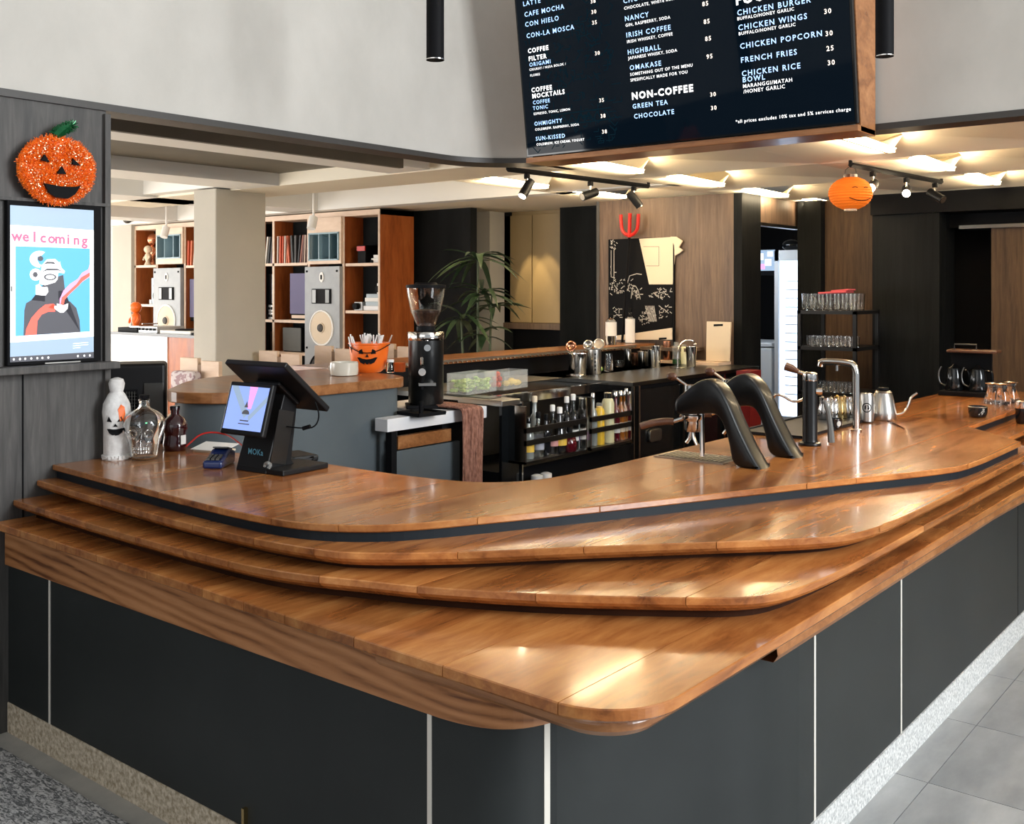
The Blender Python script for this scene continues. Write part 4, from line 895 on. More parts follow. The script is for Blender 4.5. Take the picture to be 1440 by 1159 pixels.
# dj desk
YD = 6.35; dx0 = ay(157, 400, YD).x; dx1 = ay(276, 400, YD).x+.15; dzt = ay(200, 472, YD).z; xm = ay(235, 400, YD).x
dj = thing('mixing_desk', 'white and orange-wood mixing desk left of the column', 'desk')
MB().box(dx0, xm, YD, YD+.6, 0, dzt).build('white_front', M['whiteslab'], dj); MB().box(xm, dx1, YD+.01, YD+.6, 0, dzt).build('wood_front', M['shelfwood'], dj); MB().box(dx0-.02, dx1, YD-.03, YD+.62, dzt, dzt+.03).build('desk_top', M['gloss'], dj)
def desk_item(name, label, cat, px0, px1, h, m):
    x0 = ay(px0, 400, YD).x; x1 = ay(px1, 400, YD).x; t = thing(name, label, cat, ((x0+x1)/2, YD+.05, dzt+.03)); w_ = (x1-x0)/2
    MB().box(-w_, w_, 0, .35, 0, h).build('chassis', M[m], t, bevel=.004); return t, w_
t, w_ = desk_item('turntable', 'black turntable with a silver arm on the left of the desk', 'turntable', 160, 187, .05, 'matte'); MB().lathe([(.14,.05),(.14,.065)], (0,.18,0), 24).build('platter', M['steel'], t); MB().tube([(w_*.7,.3,.09),(w_*.7,.1,.09)], .006).build('tone_arm', M['steel'], t)
t, w_ = desk_item('mixer', 'silver mixer with small knobs in the middle of the desk', 'mixer', 189, 215, .07, 'amp')
for i in range(5): MB().cyl((-w_*.8+w_*.4*i,-.004,.04),(-w_*.8+w_*.4*i,-.02,.04), .014).build('knob', M['matte'], t)
t, w_ = desk_item('turntable', 'white turntable on the right of the desk, before the monitor', 'turntable', 219, 262, .035, 'paper'); MB().lathe([(.15,.035),(.15,.05)], (0,.18,0), 24).build('platter', M['matte'], t)
figurine(191, 0, dzt+.03, YD+.30, 'orange_figurine', 'tall orange figurine on the mixing desk', 'orange', .34)
t, w_ = desk_item('laptop', 'black laptop lid leaning on the desk beside the column', 'laptop', 263, 276, .02, 'matte'); MB().box(-.02,.14,.1,.12,.0,.48, R=Matrix.Rotation(.25,3,'Y')).build('lid', M['gloss'], t)
# lounge chairs along the bar
def chair(px, py, y, label, ang=0, h=.36, z=1.0, cush=False, grp='pale wood lounge chairs behind the bar'):
    x = ay(px, 400, y).x; zt = ay(px, py, y).z; t = thing('lounge_chair', label, 'chair', (x, y, 0), ang, grp)
    MB().box(-.22, -.02, 0, .04, zt-.5, zt).build('backrest', M['palewood'], t, bevel=.004); MB().box(.02, .22, 0, .04, zt-.5, zt-.02).build('backrest', M['palewood'], t, bevel=.004)
    MB().box(-.02, .02, .006, .03, zt-.5, zt-.05).build('leather_strap', M['brownceil'], t)
    MB().box(-.22, .22, -.42, 0, zt-.55, zt-.45).build('seat', M['palewood'], t); 
    for a in (-.2,.2):
        for c in (-.40,-.02): MB().box(a-.02,a+.02,c-.02,c+.02,0,zt-.55).build('leg', M['palewood'], t)
    if cush: MB().box(-.21, .06, -.12, -.02, zt-.34, zt-.10).build('cushion', M['cushion'], t, bevel=.03, seg=3)
    return t
chair(280, 504, 4.9, 'pale wooden lounge chair with a patterned cushion, below the column', .15, cush=True)
chair(392, 494, 5.6, 'pale wooden lounge chair just right of the column', .2)
chair(468, 487, 6.05, 'pale wooden lounge chair left of the pumpkin bucket', .1)
chair(556, 484, 6.6, 'pale wooden lounge chair between the bucket and the grinder', .1)
cam_ = thing('dome_camera', 'small white dome camera under the lounge ceiling', 'camera', ay(179, 309, 7.2)); MB().box(-.09,.09,-.05,.05,.03,.07).build('mount', M['paper'], cam_, bevel=.01); MB().ball((0,0,.01), .06).build('dome', M['darkcone'], cam_, smooth=True)
for k, (px, py, lb) in enumerate(((234, 305, 'left of the column'), (441, 312, 'over the horn speaker at the shelf end'))):
    v = ay(px, py, 7.0); t = thing('white_spotlight', 'small white ceiling spotlight '+lb, 'lamp', (v.x, v.y, 2.58)); MB().cyl((0,0,.29),(0,0,-.1), .012).build('stem', M['paper'], t); MB().cyl((0,0,-.08),(.02,-.05,-.2), .045).build('head', M['paper'], t, smooth=True)

# plant
pl = thing('palm_plant', 'tall dark leafed lady palm behind the ledge', 'plant', (-5.62, 6.15, 0))
pb = ax(672, 480, -5.62); pl.location = (-5.62, pb.y, 0)
MB().lathe([(.14,0),(.17,.02),(.2,.40),(.19,.42)], n=20).build('pot', M['matte'], pl, smooth=True)
rnd = random.Random(9)
for sx_, sy_, top in ((0,0,2.06),(.05,.12,1.72),(-.1,-.1,1.55)): MB().tube([(sx_*.5,sy_*.5,.3),(sx_*.8,sy_*.8,1.0),(sx_,sy_,top)], [.018,.014,.008], 6).build('cane', M['stem'], pl, smooth=True)
def leaf(c, d, L, wd, droop):
    mb = MB(); d = Vector(d).normalized(); s = d.cross(Vector((0,0,1))).normalized(); rows = []
    for k in range(7):
        t = k/6; p = Vector(c)+d*L*t+Vector((0,0,-droop*L*t*t)); ww = wd*math.sin(PI*min(1, .12+t*.88))**.8+.001
        rows.append([mb._v(p-s*ww), mb._v(p+Vector((0,0,-.35*ww))), mb._v(p+s*ww)])
    for a, b_ in zip(rows, rows[1:]):
        for j in (0, 1): mb.bm.faces.new((a[j], a[j+1], b_[j+1], b_[j]))
    o = mb.build('leaf', M['leaf'], pl, smooth=True)
for (sx_, sy_, z, n_, L) in ((0,0,2.02,15,.42),(.0,.05,1.72,13,.40),(.05,.12,1.62,9,.36),(-.1,-.1,1.52,10,.34),(.03,.05,1.40,7,.30)):
    for k in range(n_):
        a = 2*PI*k/n_+rnd.uniform(-.2,.2); up = rnd.uniform(-.05,.75); leaf((sx_,sy_,z+rnd.uniform(-.04,.04)), (math.cos(a), math.sin(a), up), L*rnd.uniform(.75,1.15), rnd.uniform(.022,.036), rnd.uniform(.35,.85))
# ================================================================== STEEL WORKSTATION
XS = -3.9; ZS = 1.10
def sy(px): return ax(px, 500, XS).y
ws_ = thing('bar_workstation', 'black and steel bartender workstation with an ice well and two speed rails', 'workstation')
y0 = 4.74; yA = sy(735); yB = sy(826); yC = sy(889); yD = sy(960); yE = 8.2
MB().box(-4.9, XS-.03, y0, yC, .02, .66).build('lower_body', M['matte'], ws_)
MB().box(-4.9, -4.25, y0, yC, .66, 1.07).build('upper_body', M['gloss'], ws_)
MB().box(-4.9, -4.5, y0, yE, 1.07, ZS).build('steel_top', M['brushed'], ws_)
MB().box(-4.5, XS, y0, yA-.02, 1.055, ZS-.01).build('drain_board', M['brushed'], ws_, bevel=.004)
MB().box(-4.45, -4.02, y0+.03, yA-.06, ZS-.012, ZS-.006).build('sink_basin', M['dsteel'], ws_)
MB().box(XS-.02, XS, y0, yA-.02, .05, 1.055).build('front_panel', M['gloss'], ws_)
MB().box(-4.5, -4.12, yA-.02, yC, 1.03, 1.06).build('ice_well_lid', M['dsteel'], ws_)
MB().box(-4.5, -4.47, yA-.02, yC, 1.06, ZS).build('well_rim', M['steel'], ws_)
MB().box(-4.14, -4.10, yA-.02, yC, 1.03, ZS-.01).build('well_rim', M['steel'], ws_)
MB().box(-4.9, XS+.005, yC, yE, ZS-.03, ZS).build('mirror_top', M['dsteel'], ws_, bevel=.003)
MB().box(-4.9, XS-.03, yC, yE, .02, ZS-.03).build('cooler_body', M['matte'], ws_)
for a, b_, nm in ((yC+.10, yD-.02, 0), (yD+.02, 7.55, 1), (7.57, yE-.02, 2)):
    MB().box(XS-.03, XS-.005, a, b_, .3, ZS-.06).build('cooler_door', M['gloss'], ws_, bevel=.004)
for yy, w_ in ((yA-.015,.012), (yC+.01,.012), (yC+.08,.02), (yD,.03), (7.56,.02)):
    MB().box(XS-.012, XS+.012, yy-w_/2, yy+w_/2, .1, ZS-.03).build('steel_post', M['steel'], ws_)
pm = ax(920, 612, XS); mb = MB(); mb.prism(round_poly([(pm.y-.085,pm.z-.045),(pm.y+.085,pm.z-.045),(pm.y+.085,pm.z+.045),(pm.y-.085,pm.z+.045)], .03, 5), 0, .02, M=Matrix.Translation((XS-.004,0,0)) @ MX); mb.build('pull_plate', M['brushed'], ws_, bevel=.004)
# speed rails
def rail(a, b_):
    MB().box(XS-.03, XS+.13, a, b_, .715, .73).build('rail_floor', M['dsteel'], ws_)
    for zz in (.915, .84): MB().box(XS+.118, XS+.13, a, b_, zz-.016, zz+.016).build('rail_bar', M['dsteel'], ws_)
    for yy in (a, b_-.012): MB().box(XS-.02, XS+.13, yy, yy+.012, .715, 1.06).build('rail_end', M['steel'], ws_)
    MB().box(XS-.35, XS-.335, a, b_, .7, 1.06).build('rail_back', M['dsteel'], ws_)
RA = [ax(p_, 500, XS+.12).y for p_ in (737,824,829,887)]; rail(RA[0], RA[1]); rail(RA[2], RA[3])
def col(name, c, rough=.25, **k):
    if name not in M: M[name] = mat(name, c, rough, **k)
    return name
col('amber_glass', (.30,.10,.015), .08, coat=1); col('ink_glass', (.012,.012,.014), .06, coat=1); col('green_glass', (.03,.08,.03), .08, coat=1); col('ruby', (.09,.006,.012), .1, coat=1); col('yellow_juice', (.75,.48,.04), .3); col('pale_juice', (.68,.66,.42), .3)
col('yellow_label', (.85,.55,.08), .5); col('pink_label', (.72,.35,.33), .5); col('grey_label', (.45,.47,.55), .5); col('purple_label', (.25,.18,.30), .5); col('smoke_glass', (.25,.27,.26), .08, coat=1)
def bottle(pos, label, h=.29, r=.036, body='glass', lab_='paper', cap='matte', shape=0, grp=None, lz=(.25,.55), neck=.34, rz=0, name='bottle'):
    t = thing(name, label, 'bottle', pos, rz, grp); zs = h*(1-neck)
    if shape == 0: pr = [(r*.95,0),(r,.006),(r,zs*.86),(r*.8,zs),(r*.38,zs+h*.07),(r*.34,h-.03),(r*.40,h-.028),(r*.40,h-.012)]
    elif shape == 1: pr = [(r*.9,0),(r*1.1,.01),(r*1.15,zs*.5),(r*.9,zs*.85),(r*.4,zs*1.05),(r*.34,h-.03),(r*.4,h-.028),(r*.4,h-.012)]
    else: pr = [(r,0),(r,.005),(r,h*.8),(r*.85,h*.86),(r*.6,h*.9),(r*.6,h-.02)]
    MB().lathe(pr, n=16).build('bottle_body', M[body], t, smooth=True)
    k = .44 if shape < 2 else .66
    MB().lathe([(r*k,h-.035),(r*k,h),(r*k*.8,h+.004)], n=12).build('cap', M[cap], t, smooth=True)
    if lab_:
        MB().lathe([(r*1.02 if shape != 1 else r*1.16, zs*lz[0]),(r*1.02 if shape != 1 else r*1.17, zs*lz[1])], n=16, cap=False).build('label', M[lab_], t, smooth=True)
    return t
def railb(px, label, xo=.06, **k):
    v = ax(px, 640, XS+xo); return bottle((XS+xo, v.y, .731), label, grp='bottles in the speed rails', **k)
railb(743, 'clear bottle with a yellow label and red foot, first in the speed rail', lab_='yellow_label', h=.25, body='smoke_glass', cap='gloss')
railb(752, 'tall bottle with a cork ball stopper behind the front row of the rail', .0, h=.36, body='smoke_glass', lab_='grey_label', cap='cardcream')
railb(757, 'clear bottle with a blue-grey label, second in the rail', lab_='grey_label', h=.27)
railb(768, 'slender dark bottle, third in the rail', body='ink_glass', lab_=None, h=.25, r=.03)
railb(777, 'clear bottle with a pink label and white cap', lab_='pink_label', h=.30, cap='paper')
railb(787, 'round shouldered dark bottle with a yellow label in the rail', lab_='yellow_label', h=.28, r=.04, body='ink_glass', shape=1, cap='paper')
railb(797, 'bottle with a white neck band and silver label, sixth in the rail', lab_='grey_label', h=.34, cap='paper', body='glass')
railb(806, 'tall bottle with a black and white cap right of the silver labelled one', lab_='paper', h=.35, cap='paper', body='glass')
railb(801, 'squat ruby bottle lying low in the rail front', .09, h=.15, r=.042, body='ruby', lab_=None, shape=1, neck=.3)
railb(814, 'thin bottle with a purple label near the rail end', lab_='purple_label', h=.28, r=.028, body='smoke_glass')
railb(821, 'thin dark bottle at the right end of the first rail', lab_=None, h=.27, r=.028, body='ink_glass')
railb(834, 'steel topped shaker bottle, first in the second rail', lab_=None, h=.34, r=.03, cap='steel', body='smoke_glass')
railb(843, 'squeeze bottle of yellow juice in the second rail', .07, lab_=None, h=.27, r=.034, body='yellow_juice', shape=2, cap='plastic')
railb(855, 'larger bottle of pale cloudy juice in the second rail', .06, lab_=None, h=.33, r=.042, body='pale_juice', shape=2, cap='steel')
railb(866, 'bottle with a steel pourer and ruby contents, fourth in the second rail', lab_='paper', h=.33, r=.03, body='ruby', cap='steel')
railb(873, 'amber bottle with a steel pourer in the second rail', lab_='cardcream', h=.33, r=.028, body='amber_glass', cap='steel')
railb(881, 'dark bottle at the right end of the second rail', lab_=None, h=.34, r=.03, body='ink_glass', cap='steel')
for k, (px, lb) in enumerate(((745, 'left of two white cups in the cabinet under the speed rail'), (758, 'right of two white cups in the cabinet under the speed rail'))):
    v = ax(px, 665, XS-.0); t = thing('white_cup', lb, 'cup', (XS+.055, v.y, .50), group='white cups under the speed rail')
    MB().lathe([(.022,0),(.032,.01),(.036,.06),(.036,.062),(.03,.06),(.02,.01)], n=16).build('cup_body', M['paper'], t, smooth=True); MB().lathe([(.034,.066),(.037,.072),(.036,.115),(.02,.122)], n=16).build('lid', M['paper'], t, smooth=True)
MB().box(XS-.03, XS+.12, yA, yB, .48, .50).build('lower_rail', M['dsteel'], ws_)
# food boxes
def tub(px, py, label, fillm, w_, d_, h, fill, chunks, nm='food_box'):
    b_ = az(px, py, ZS); t = thing(nm, label, 'container', b_, .12)
    for bx in ((-w_,w_,-d_,d_,0,.004),(-w_,-w_+.004,-d_,d_,0,h),(w_-.004,w_,-d_,d_,0,h),(-w_,w_,-d_,-d_+.004,0,h),(-w_,w_,d_-.004,d_,0,h)): MB().box(*bx).build('wall', M['plastic'], t)
    rnd_ = random.Random(int(px)); return t, b_, rnd_
t, b_, r_ = tub(664, 552, 'clear box of chopped green lettuce right of the grinder', None, .075, .17, .13, .08, 60)
mb = MB()
for k in range(90): mb.ball((r_.uniform(-.055,.055), r_.uniform(-.15,.15), r_.uniform(.015,.085)), r_.uniform(.012,.024), r_.uniform(.01,.02), r_.uniform(.006,.014), n=7, m=4)
lt = mb.build('chopped_lettuce', M['lettuce']); lt.location = b_; lt.rotation_euler = (0,0,.12); tag(lt, 'chopped pale green lettuce filling the clear box', 'lettuce', kind='stuff')
t, b_, r_ = tub(712, 546, 'clear box of small tomatoes and lemon wedges, right of the lettuce', None, .075, .15, .12, .08, 60)
for k in range(7):
    p_ = Vector((r_.uniform(-.04,.04), -.11+.03*(k%3), .03+.035*(k//3))); o = MB().ball((0,0,0), .019, n=12).build('cherry_tomato', M['tomato'], smooth=True); o.location = b_+p_
    tag(o, 'small red tomato in the clear box beside the lettuce', 'tomato', 'tomatoes in the clear box')
for k in range(5):
    p_ = Vector((r_.uniform(-.04,.04), .02+.026*k, .03+.012*(k%2))); o = MB().ball((0,0,0), .032, .012, .02, n=12).build('lemon_wedge', M['lemon'], smooth=True); o.location = b_+p_; o.rotation_euler = (r_.uniform(-.5,.5), 0, k)
    tag(o, 'lemon wedge in the clear box beside the lettuce', 'lemon', 'lemon wedges in the clear box')
# vessels on the steel top
def cup_(px, py, label, h, r0, r1, m='steel', cat='shaker', name='steel_shaker', z=ZS, grp='steel shakers on the workstation', handle=False, n=18):
    b_ = az(px, py, z); t = thing(name, label, cat, b_, group=grp)
    MB().lathe([(r0,0),(r0+.002,.004),(r1,h),(r1+.003,h+.002),(r1-.002,h),(r0-.002,.008),(.004,.008)], n=n).build('vessel', M[m], t, smooth=True)
    return t
b_ = az(812, 529, ZS); t = thing('ice_bucket', 'steel tub holding bar strainers on the workstation', 'bucket', b_)
MB().lathe([(.062,0),(.064,.004),(.075,.17),(.078,.172),(.072,.17),(.06,.01),(.01,.01)], n=26).build('tub', M['steel'], t, smooth=True); MB().lathe([(.085,0),(.088,.006),(.064,.008)], n=26).build('saucer', M['steel'], t, smooth=True)
b2 = az(836, 526, ZS); t = thing('utensil_holder', 'perforated steel utensil holder right of the strainer tub', 'holder', b2)
MB().lathe([(.050,0),(.052,.004),(.052,.19),(.048,.19),(.046,.01),(.01,.01)], n=24).build('holder_body', M['brushed'], t, smooth=True)
fb2 = math.atan2(-b2.y, -b2.x)
for k in range(5): on_cyl([(-.006,.0),(.006,.0),(.006,.012),(-.006,.012)], .0525, .03+.03*k, 'hole', 'matte', t, .001, fb2+.1)
def strainer(px, py, bp, label, m, r=.04):
    v = ax(px, py, bp.x+.02); t = thing('bar_strainer', label, 'strainer', v); Rm = Matrix.Rotation(YAW-.25, 3, 'Z') @ Matrix.Rotation(1.15, 3, 'X')
    ring = [tuple(Rm @ Vector((r*math.cos(a*PI/10), r*math.sin(a*PI/10), 0))) for a in range(20)]
    MB().tube(ring, .006, 6, True).build('rim', M['copper' if m == 'copper' else 'brushed'], t, smooth=True)
    mb = MB(); mb.lathe([(r,0),(r*.8,-.012),(r*.4,-.02),(.003,-.022)], (0,0,0), 16, cap=False, R=Rm); mb.build('mesh_bowl', M[m], t, smooth=True)
    MB().tube([(0,0,-r),(bp.x-v.x, bp.y-v.y, bp.z+.06-v.z)], .005, 6).build('handle', M['steel'], t)
strainer(803, 487, az(812,529,ZS), 'copper coloured strainer standing in the steel tub', 'copper', .036)
strainer(827, 485, az(836,526,ZS), 'steel mesh strainer standing left in the utensil holder', 'brushed', .034)
strainer(842, 484, az(836,526,ZS), 'wood tinted round strainer standing right in the utensil holder', 'cardcream', .040)
for k, (px, py, h, r0, r1, m, nm, ct, lb) in enumerate((
    (856,522,.14,.036,.028,'glass','glass_jug','jug','clear glass jug with ice right of the utensil holder'),
    (871,516,.05,.030,.036,'glass','glass_bowl','bowl','small glass dish between the jug and the hourglass jigger'),
    (882,516,.15,.030,.034,'steel','jigger','jigger','hourglass shaped steel jigger before the shakers'),
    (893,515,.11,.026,.032,'copper','steel_shaker','shaker','copper toned shaker tin, first of the row of tins'),
    (902,516,.13,.027,.034,'steel','steel_shaker','shaker','steel tin, second of the row of tins'),
    (910,515,.12,.026,.034,'brushed','steel_shaker','shaker','brushed tin, third of the row of tins'),
    (917,517,.15,.028,.038,'steel','steel_shaker','shaker','steel tin with a narrow foot, fourth of the row'),
    (923,517,.18,.030,.040,'steel','steel_shaker','shaker','tallest steel tin in the middle of the row'),
    (938,510,.19,.030,.034,'copper','steel_shaker','shaker','tall copper tin left of the green squeeze bottle'),
    (972,516,.17,.036,.046,'steel','steel_shaker','shaker','wide steel tin at the right end, under the curved tap'))):
    t = cup_(px, py, lb, h, r0, r1, m, ct, nm)
o = bottle(az(951,512,ZS), 'squeeze bottle with green tinted foot behind the curved tap', h=.19, r=.034, body='plastic', lab_='green_glass', shape=2, cap='plastic', lz=(.02,.35), name='squeeze_bottle')
o = bottle(az(962,512,ZS), 'cream squeeze bottle right of the curved tap', h=.17, r=.032, body='pale_juice', lab_=None, shape=2, cap='plastic', name='squeeze_bottle')
v = az(953, 518, ZS); tp = thing('curved_tap', 'slim curved chrome tap with a ball end beside the tins', 'tap', v)
MB().tube(smooth_path([(0,0,0),(0,0,.12),(.0,.03,.20),(.03,.09,.235),(.07,.13,.23),(.08,.15,.20)], 3), .006, 8).build('spout', M['steel'], tp, smooth=True); MB().ball((.08,.15,.195), .014).build('nozzle', M['steel'], tp, smooth=True); MB().lathe([(.06,0),(.062,.006),(.02,.01)], n=20).build('saucer', M['steel'], tp, smooth=True)
lm = az(845, 522, ZS); o = MB().ball((0,0,.018), .018).build('lime', M['lettuce'], smooth=True); o.location = lm; tag(o, 'green lime between the utensil holder and the glass jug', 'lime')
# ledge against the poster wall
MB().box(-4.95, -4.18, 8.0, 8.24, 1.10, 1.125).build('end_shelf', M['palewood'], ws_)
bottle((-5.12, ax(861, 480, -5.12).y-.02, ZB), 'square shouldered clear gin bottle with a white label, left before the poster', h=.27, r=.05, body='glass', lab_='paper', shape=0, neck=.16, cap='matte', lz=(.35,.9))
v = ay(886, 480, 8.1); bottle((v.x, 8.1, ZB-.02), 'tall clear bottle with a pale label before the chalk poster', h=.34, r=.045, body='glass', lab_='paper', neck=.24, cap='matte', lz=(.1,.95))
YW = 8.247
def wq(px, py, y=YW): v = ay(px, py, y); return (v.x, v.z)
po = thing('chalk_poster', 'black poster with pale line drawings of bar tools on the wood wall', 'poster')
Mw2 = Matrix(((1,0,0,0),(0,0,-1,0),(0,1,0,0),(0,0,0,1))); Mw2 = Matrix.Translation((0, YW, 0)) @ Mw2
mb = MB(); mb.M = Mw2; mb.prism([wq(856,478),wq(946,478),wq(948,333),wq(856,337)], 0, .006); mb.build('sheet', M['matte'], po)
rnd = random.Random(4); mb = MB(); mb.M = Mw2
def ln(pts, r=.0035):
    for (a, b_) in zip(pts, pts[1:]):
        a = Vector(wq(*a)); b_ = Vector(wq(*b_)); d = (b_-a); 
        if d.length < 1e-5: continue
        n_ = Vector((-d.y, d.x)).normalized()*r; mb.face([(*(a-n_), .0075),(*(b_-n_), .0075),(*(b_+n_), .0075),(*(a+n_), .0075)])
for cx_, cy_, rx_, ry_, n_ in ((864,345,6,7,14),(866,405,9,8,22),(880,402,10,9,24),(893,412,8,6,18),(925,415,16,4,26),(933,408,12,3,16),(866,440,6,8,16),(906,447,7,9,18),(917,443,9,10,14),(935,438,8,9,20),(862,385,3,14,8)):
    for k in range(n_):
        a = (cx_+rnd.uniform(-rx_,rx_), cy_+rnd.uniform(-ry_,ry_)); t_ = rnd.choice((0, PI/2, .7, -.7)); L = rnd.uniform(1.5,5)
        ln([a, (a[0]+L*math.cos(t_), a[1]+L*math.sin(t_))])
for k in range(7): ln([(908+2*k,430),(914+1.6*k,452)])
ln([(883,398),(886,388),(896,385),(903,386)]); ln([(888,420),(890,404),(894,402),(898,408),(901,421)]); ln([(860,352),(860,390)]); ln([(864,352),(864,392)])
tag(mb.build('chalk_drawing', M['chalk'], po), None, None, kind='stuff')
MB().box(wq(949,0)[0]-.008, wq(949,0)[0]+.004, YW-.02, YW, wq(0,480)[1], wq(948,333)[1]).build('frame_side', M['matte'], po)
pa = thing('pinned_paper', 'cream sheet with a small drawing pinned over the poster, its corner curling', 'paper')
mb = MB(); mb.M = Mw2; mb.prism([wq(914,400),wq(947,400),wq(953,333),(wq(900,336))], .012, .016); mb.build('sheet', M['cardcream'], pa)
mb = MB(); mb.M = Mw2; rnd = random.Random(8)
ln([(906,347),(928,347),(928,374),(910,374)], .002); 
mb2 = mb; 
for f in mb.bm.verts: f.co.y -= .0095
mb.build('drawing', M['greywood'], pa)
mb = MB(); mb.M = Mw2; mb.prism([wq(945,333),wq(953,333),wq(962,339),wq(957,348),wq(963,352),wq(958,356),wq(951,360),wq(950,345)], .016, .030); mb.build('curled_corner', M['cardcream'], pa, bevel=.003)
for nm, lb, P, yy in (('cutting_board', 'pale low board with a handle slot leaning against the foot of the poster', [(866,478),(946,478),(946,461),(905,467),(868,472)], 8.19), ('clip_board', 'cream upright cutting board with a handle slot leaning on the wood wall', [(994,508),(1027,508),(1029,453),(995,452)], 8.15)):
    t = thing(nm, lb, 'board'); mb = MB(); mb.M = Matrix.Translation((0, yy, 0)) @ Matrix(((1,0,0,0),(0,0,-1,0),(0,1,0,0),(0,0,0,1)))
    mb.prism([wq(*p, yy) for p in P], 0, .018); mb.build('board_body', M['cardcream'], t, bevel=.003)
    sl_ = [(928,478),(939,477),(939,474.5),(928,475)] if nm[0] == 'c' and nm[1] == 'u' else [(1005,459),(1018,458.5),(1018,455.5),(1005,456)]
    mb = MB(); mb.M = Matrix.Translation((0, yy, 0)) @ Matrix(((1,0,0,0),(0,0,-1,0),(0,1,0,0),(0,0,0,1))); mb.prism([wq(*p, yy) for p in sl_], .0185, .0195); mb.build('handle_slot', M['matte'], t)
tf = thing('devil_trident', 'red plastic trident with a long black handle leaning before the poster', 'trident')
def tq(px, py, y=8.17): v = ay(px, py, y); return tuple(v)
mb = MB(); mb.tube(smooth_path([tq(873,302),tq(874,322),tq(878,329),tq(885,332),tq(892,329),tq(897,322),tq(898,301)], 2), .017, 8).tube([tq(885,334),tq(885,330),tq(886,300)], .017, 8); mb.build('prongs', M['red'], tf, smooth=True)
MB().tube([tq(875,482),tq(879,420),tq(885,334)], .012, 8).build('handle', M['matte'], tf, smooth=True)

# ================================================================== COFFEE MACHINES ON THE COUNTER
def frame(P, off=0): return P
def coffee_arm(px, py, label):
    b_ = az(px, py, Z1); t = thing('espresso_arm', label, 'coffee machine', b_)
    P = [(-.085,0),(-.045,.05),(-.005,.11),(.040,.19),(.075,.26),(.11,.315),(.15,.352),(.19,.367),(.225,.365),(.26,.350),(.30,.325),(.345,.30),(.36,.28),(.36,.24),(.34,.222),(.25,.222),(.17,.225),(.13,.215),(.10,.17),(.075,.10),(.055,0)]
    mb = MB(); Mx = Matrix(((-1,0,0,0),(0,0,1,0),(0,1,0,0),(0,0,0,1)))      # local u -> -X, v -> Z, w -> Y
    P = [(u*.88, z-.10*max(0, u)) for u, z in P]
    P = smooth_path(P+[P[0]], 2)[:-1]
    # rounded cross-section: stacked insets
    lay = [(-.055,.013),(-.051,.006),(-.042,.0015),(-.02,0),(.02,0),(.042,.0015),(.051,.006),(.055,.013)]
    rings = [[mb._v(tuple(Mx @ Vector((*q, w_)))) for q in (inset(P, i_) if i_ else P)] for w_, i_ in lay]
    for a, c in zip(rings, rings[1:]):
        n_ = len(a)
        for i in range(n_): mb.bm.faces.new((a[i], a[(i+1) % n_], c[(i+1) % n_], c[i]))
    f1_ = mb.bm.faces.new(rings[0][::-1]); f2_ = mb.bm.faces.new(rings[-1]); bmesh.ops.triangulate(mb.bm, faces=[f1_, f2_], ngon_method='EAR_CLIP'); mb.build('arm_body', M['espresso'], t, smooth=True)
    MB().lathe([(.038,.165),(.040,.17),(.040,.215),(.034,.22)], (-.255,0,0), 22).build('group_head', M['steel'], t, smooth=True)
    MB().lathe([(.046,.172),(.048,.176),(.048,.190),(.044,.194)], (-.255,0,0), 22).build('portafilter_ring', M['steel'], t, smooth=True)
    MB().lathe([(.030,.12),(.036,.13),(.038,.172)], (-.255,0,0), 22).build('portafilter_basket', M['steel'], t, smooth=True)
    MB().tube([(-.29,-.02,.175),(-.325,-.04,.16)], .008, 8).build('handle_neck', M['steel'], t, smooth=True)
    MB().tube(smooth_path([(-.325,-.04,.16),(-.36,-.06,.16),(-.41,-.08,.15),(-.45,-.10,.135)], 2), [.010,.013,.015,.016,.017,.018,.018,.018,.018,.018,.018,.014,.01][:13] if False else .015, 10).build('portafilter_handle', M['walnut'], t, smooth=True)
    MB().tube([(-.255,.0,.12),(-.25,0,.09),(-.235,.0,.065)], .008, 8).build('spout', M['steel'], t, smooth=True); MB().tube([(-.265,.0,.12),(-.27,0,.09),(-.285,.0,.07)], .008, 8).build('spout', M['steel'], t, smooth=True)
    MB().tube([(-.215,.0,.22),(-.21,0,.02)], .011, 8).build('drip_pipe', M['steel'], t, smooth=True)
    MB().cyl((-.265,0,.28),(-.265,0,.315), .028).build('top_knob', M['steel'], t, smooth=True)
    MB().tube([(-.275,-.01,.31),(-.32,-.03,.345)], .006, 8).build('lever', M['steel'], t); MB().ball((-.335,-.035,.35), .024,.018,.018).build('lever_knob', M['walnut'], t, smooth=True)
    return t
coffee_arm(1053, 656, 'black curved counter-mounted espresso arm, the nearer one')
coffee_arm(1102, 641, 'black curved counter-mounted espresso arm behind the nearer one')
g0 = [az(*p, Z1) for p in ((944,650),(1022,628),(1045,655),(996,658))]
tg = thing('drip_grate', 'flat brushed drip grate set in the counter before the espresso arms', 'grate', (0,0,0))
cx_ = az(992, 645, Z1)
MB().box(cx_.x-.20, cx_.x+.13, cx_.y-.09, cx_.y+.10, Z1, Z1+.004).build('grate_rim', M['brushed'], tg)
MB().box(cx_.x-.185, cx_.x+.12, cx_.y-.075, cx_.y+.085, Z1+.004, Z1+.0055).build('grate_plate', M['dsteel'], tg)
mb = MB()
for i in range(14): mb.box(cx_.x-.18+.021*i, cx_.x-.172+.021*i, cx_.y-.072, cx_.y+.08, Z1+.0055, Z1+.008)
tag(mb.build('grate_slots', M['brushed'], tg), None, None, kind='stuff')
b_ = az(1139, 626, Z1); t = thing('steam_tower', 'slim black cylinder tap tower with a wooden lever handle', 'tap', b_)
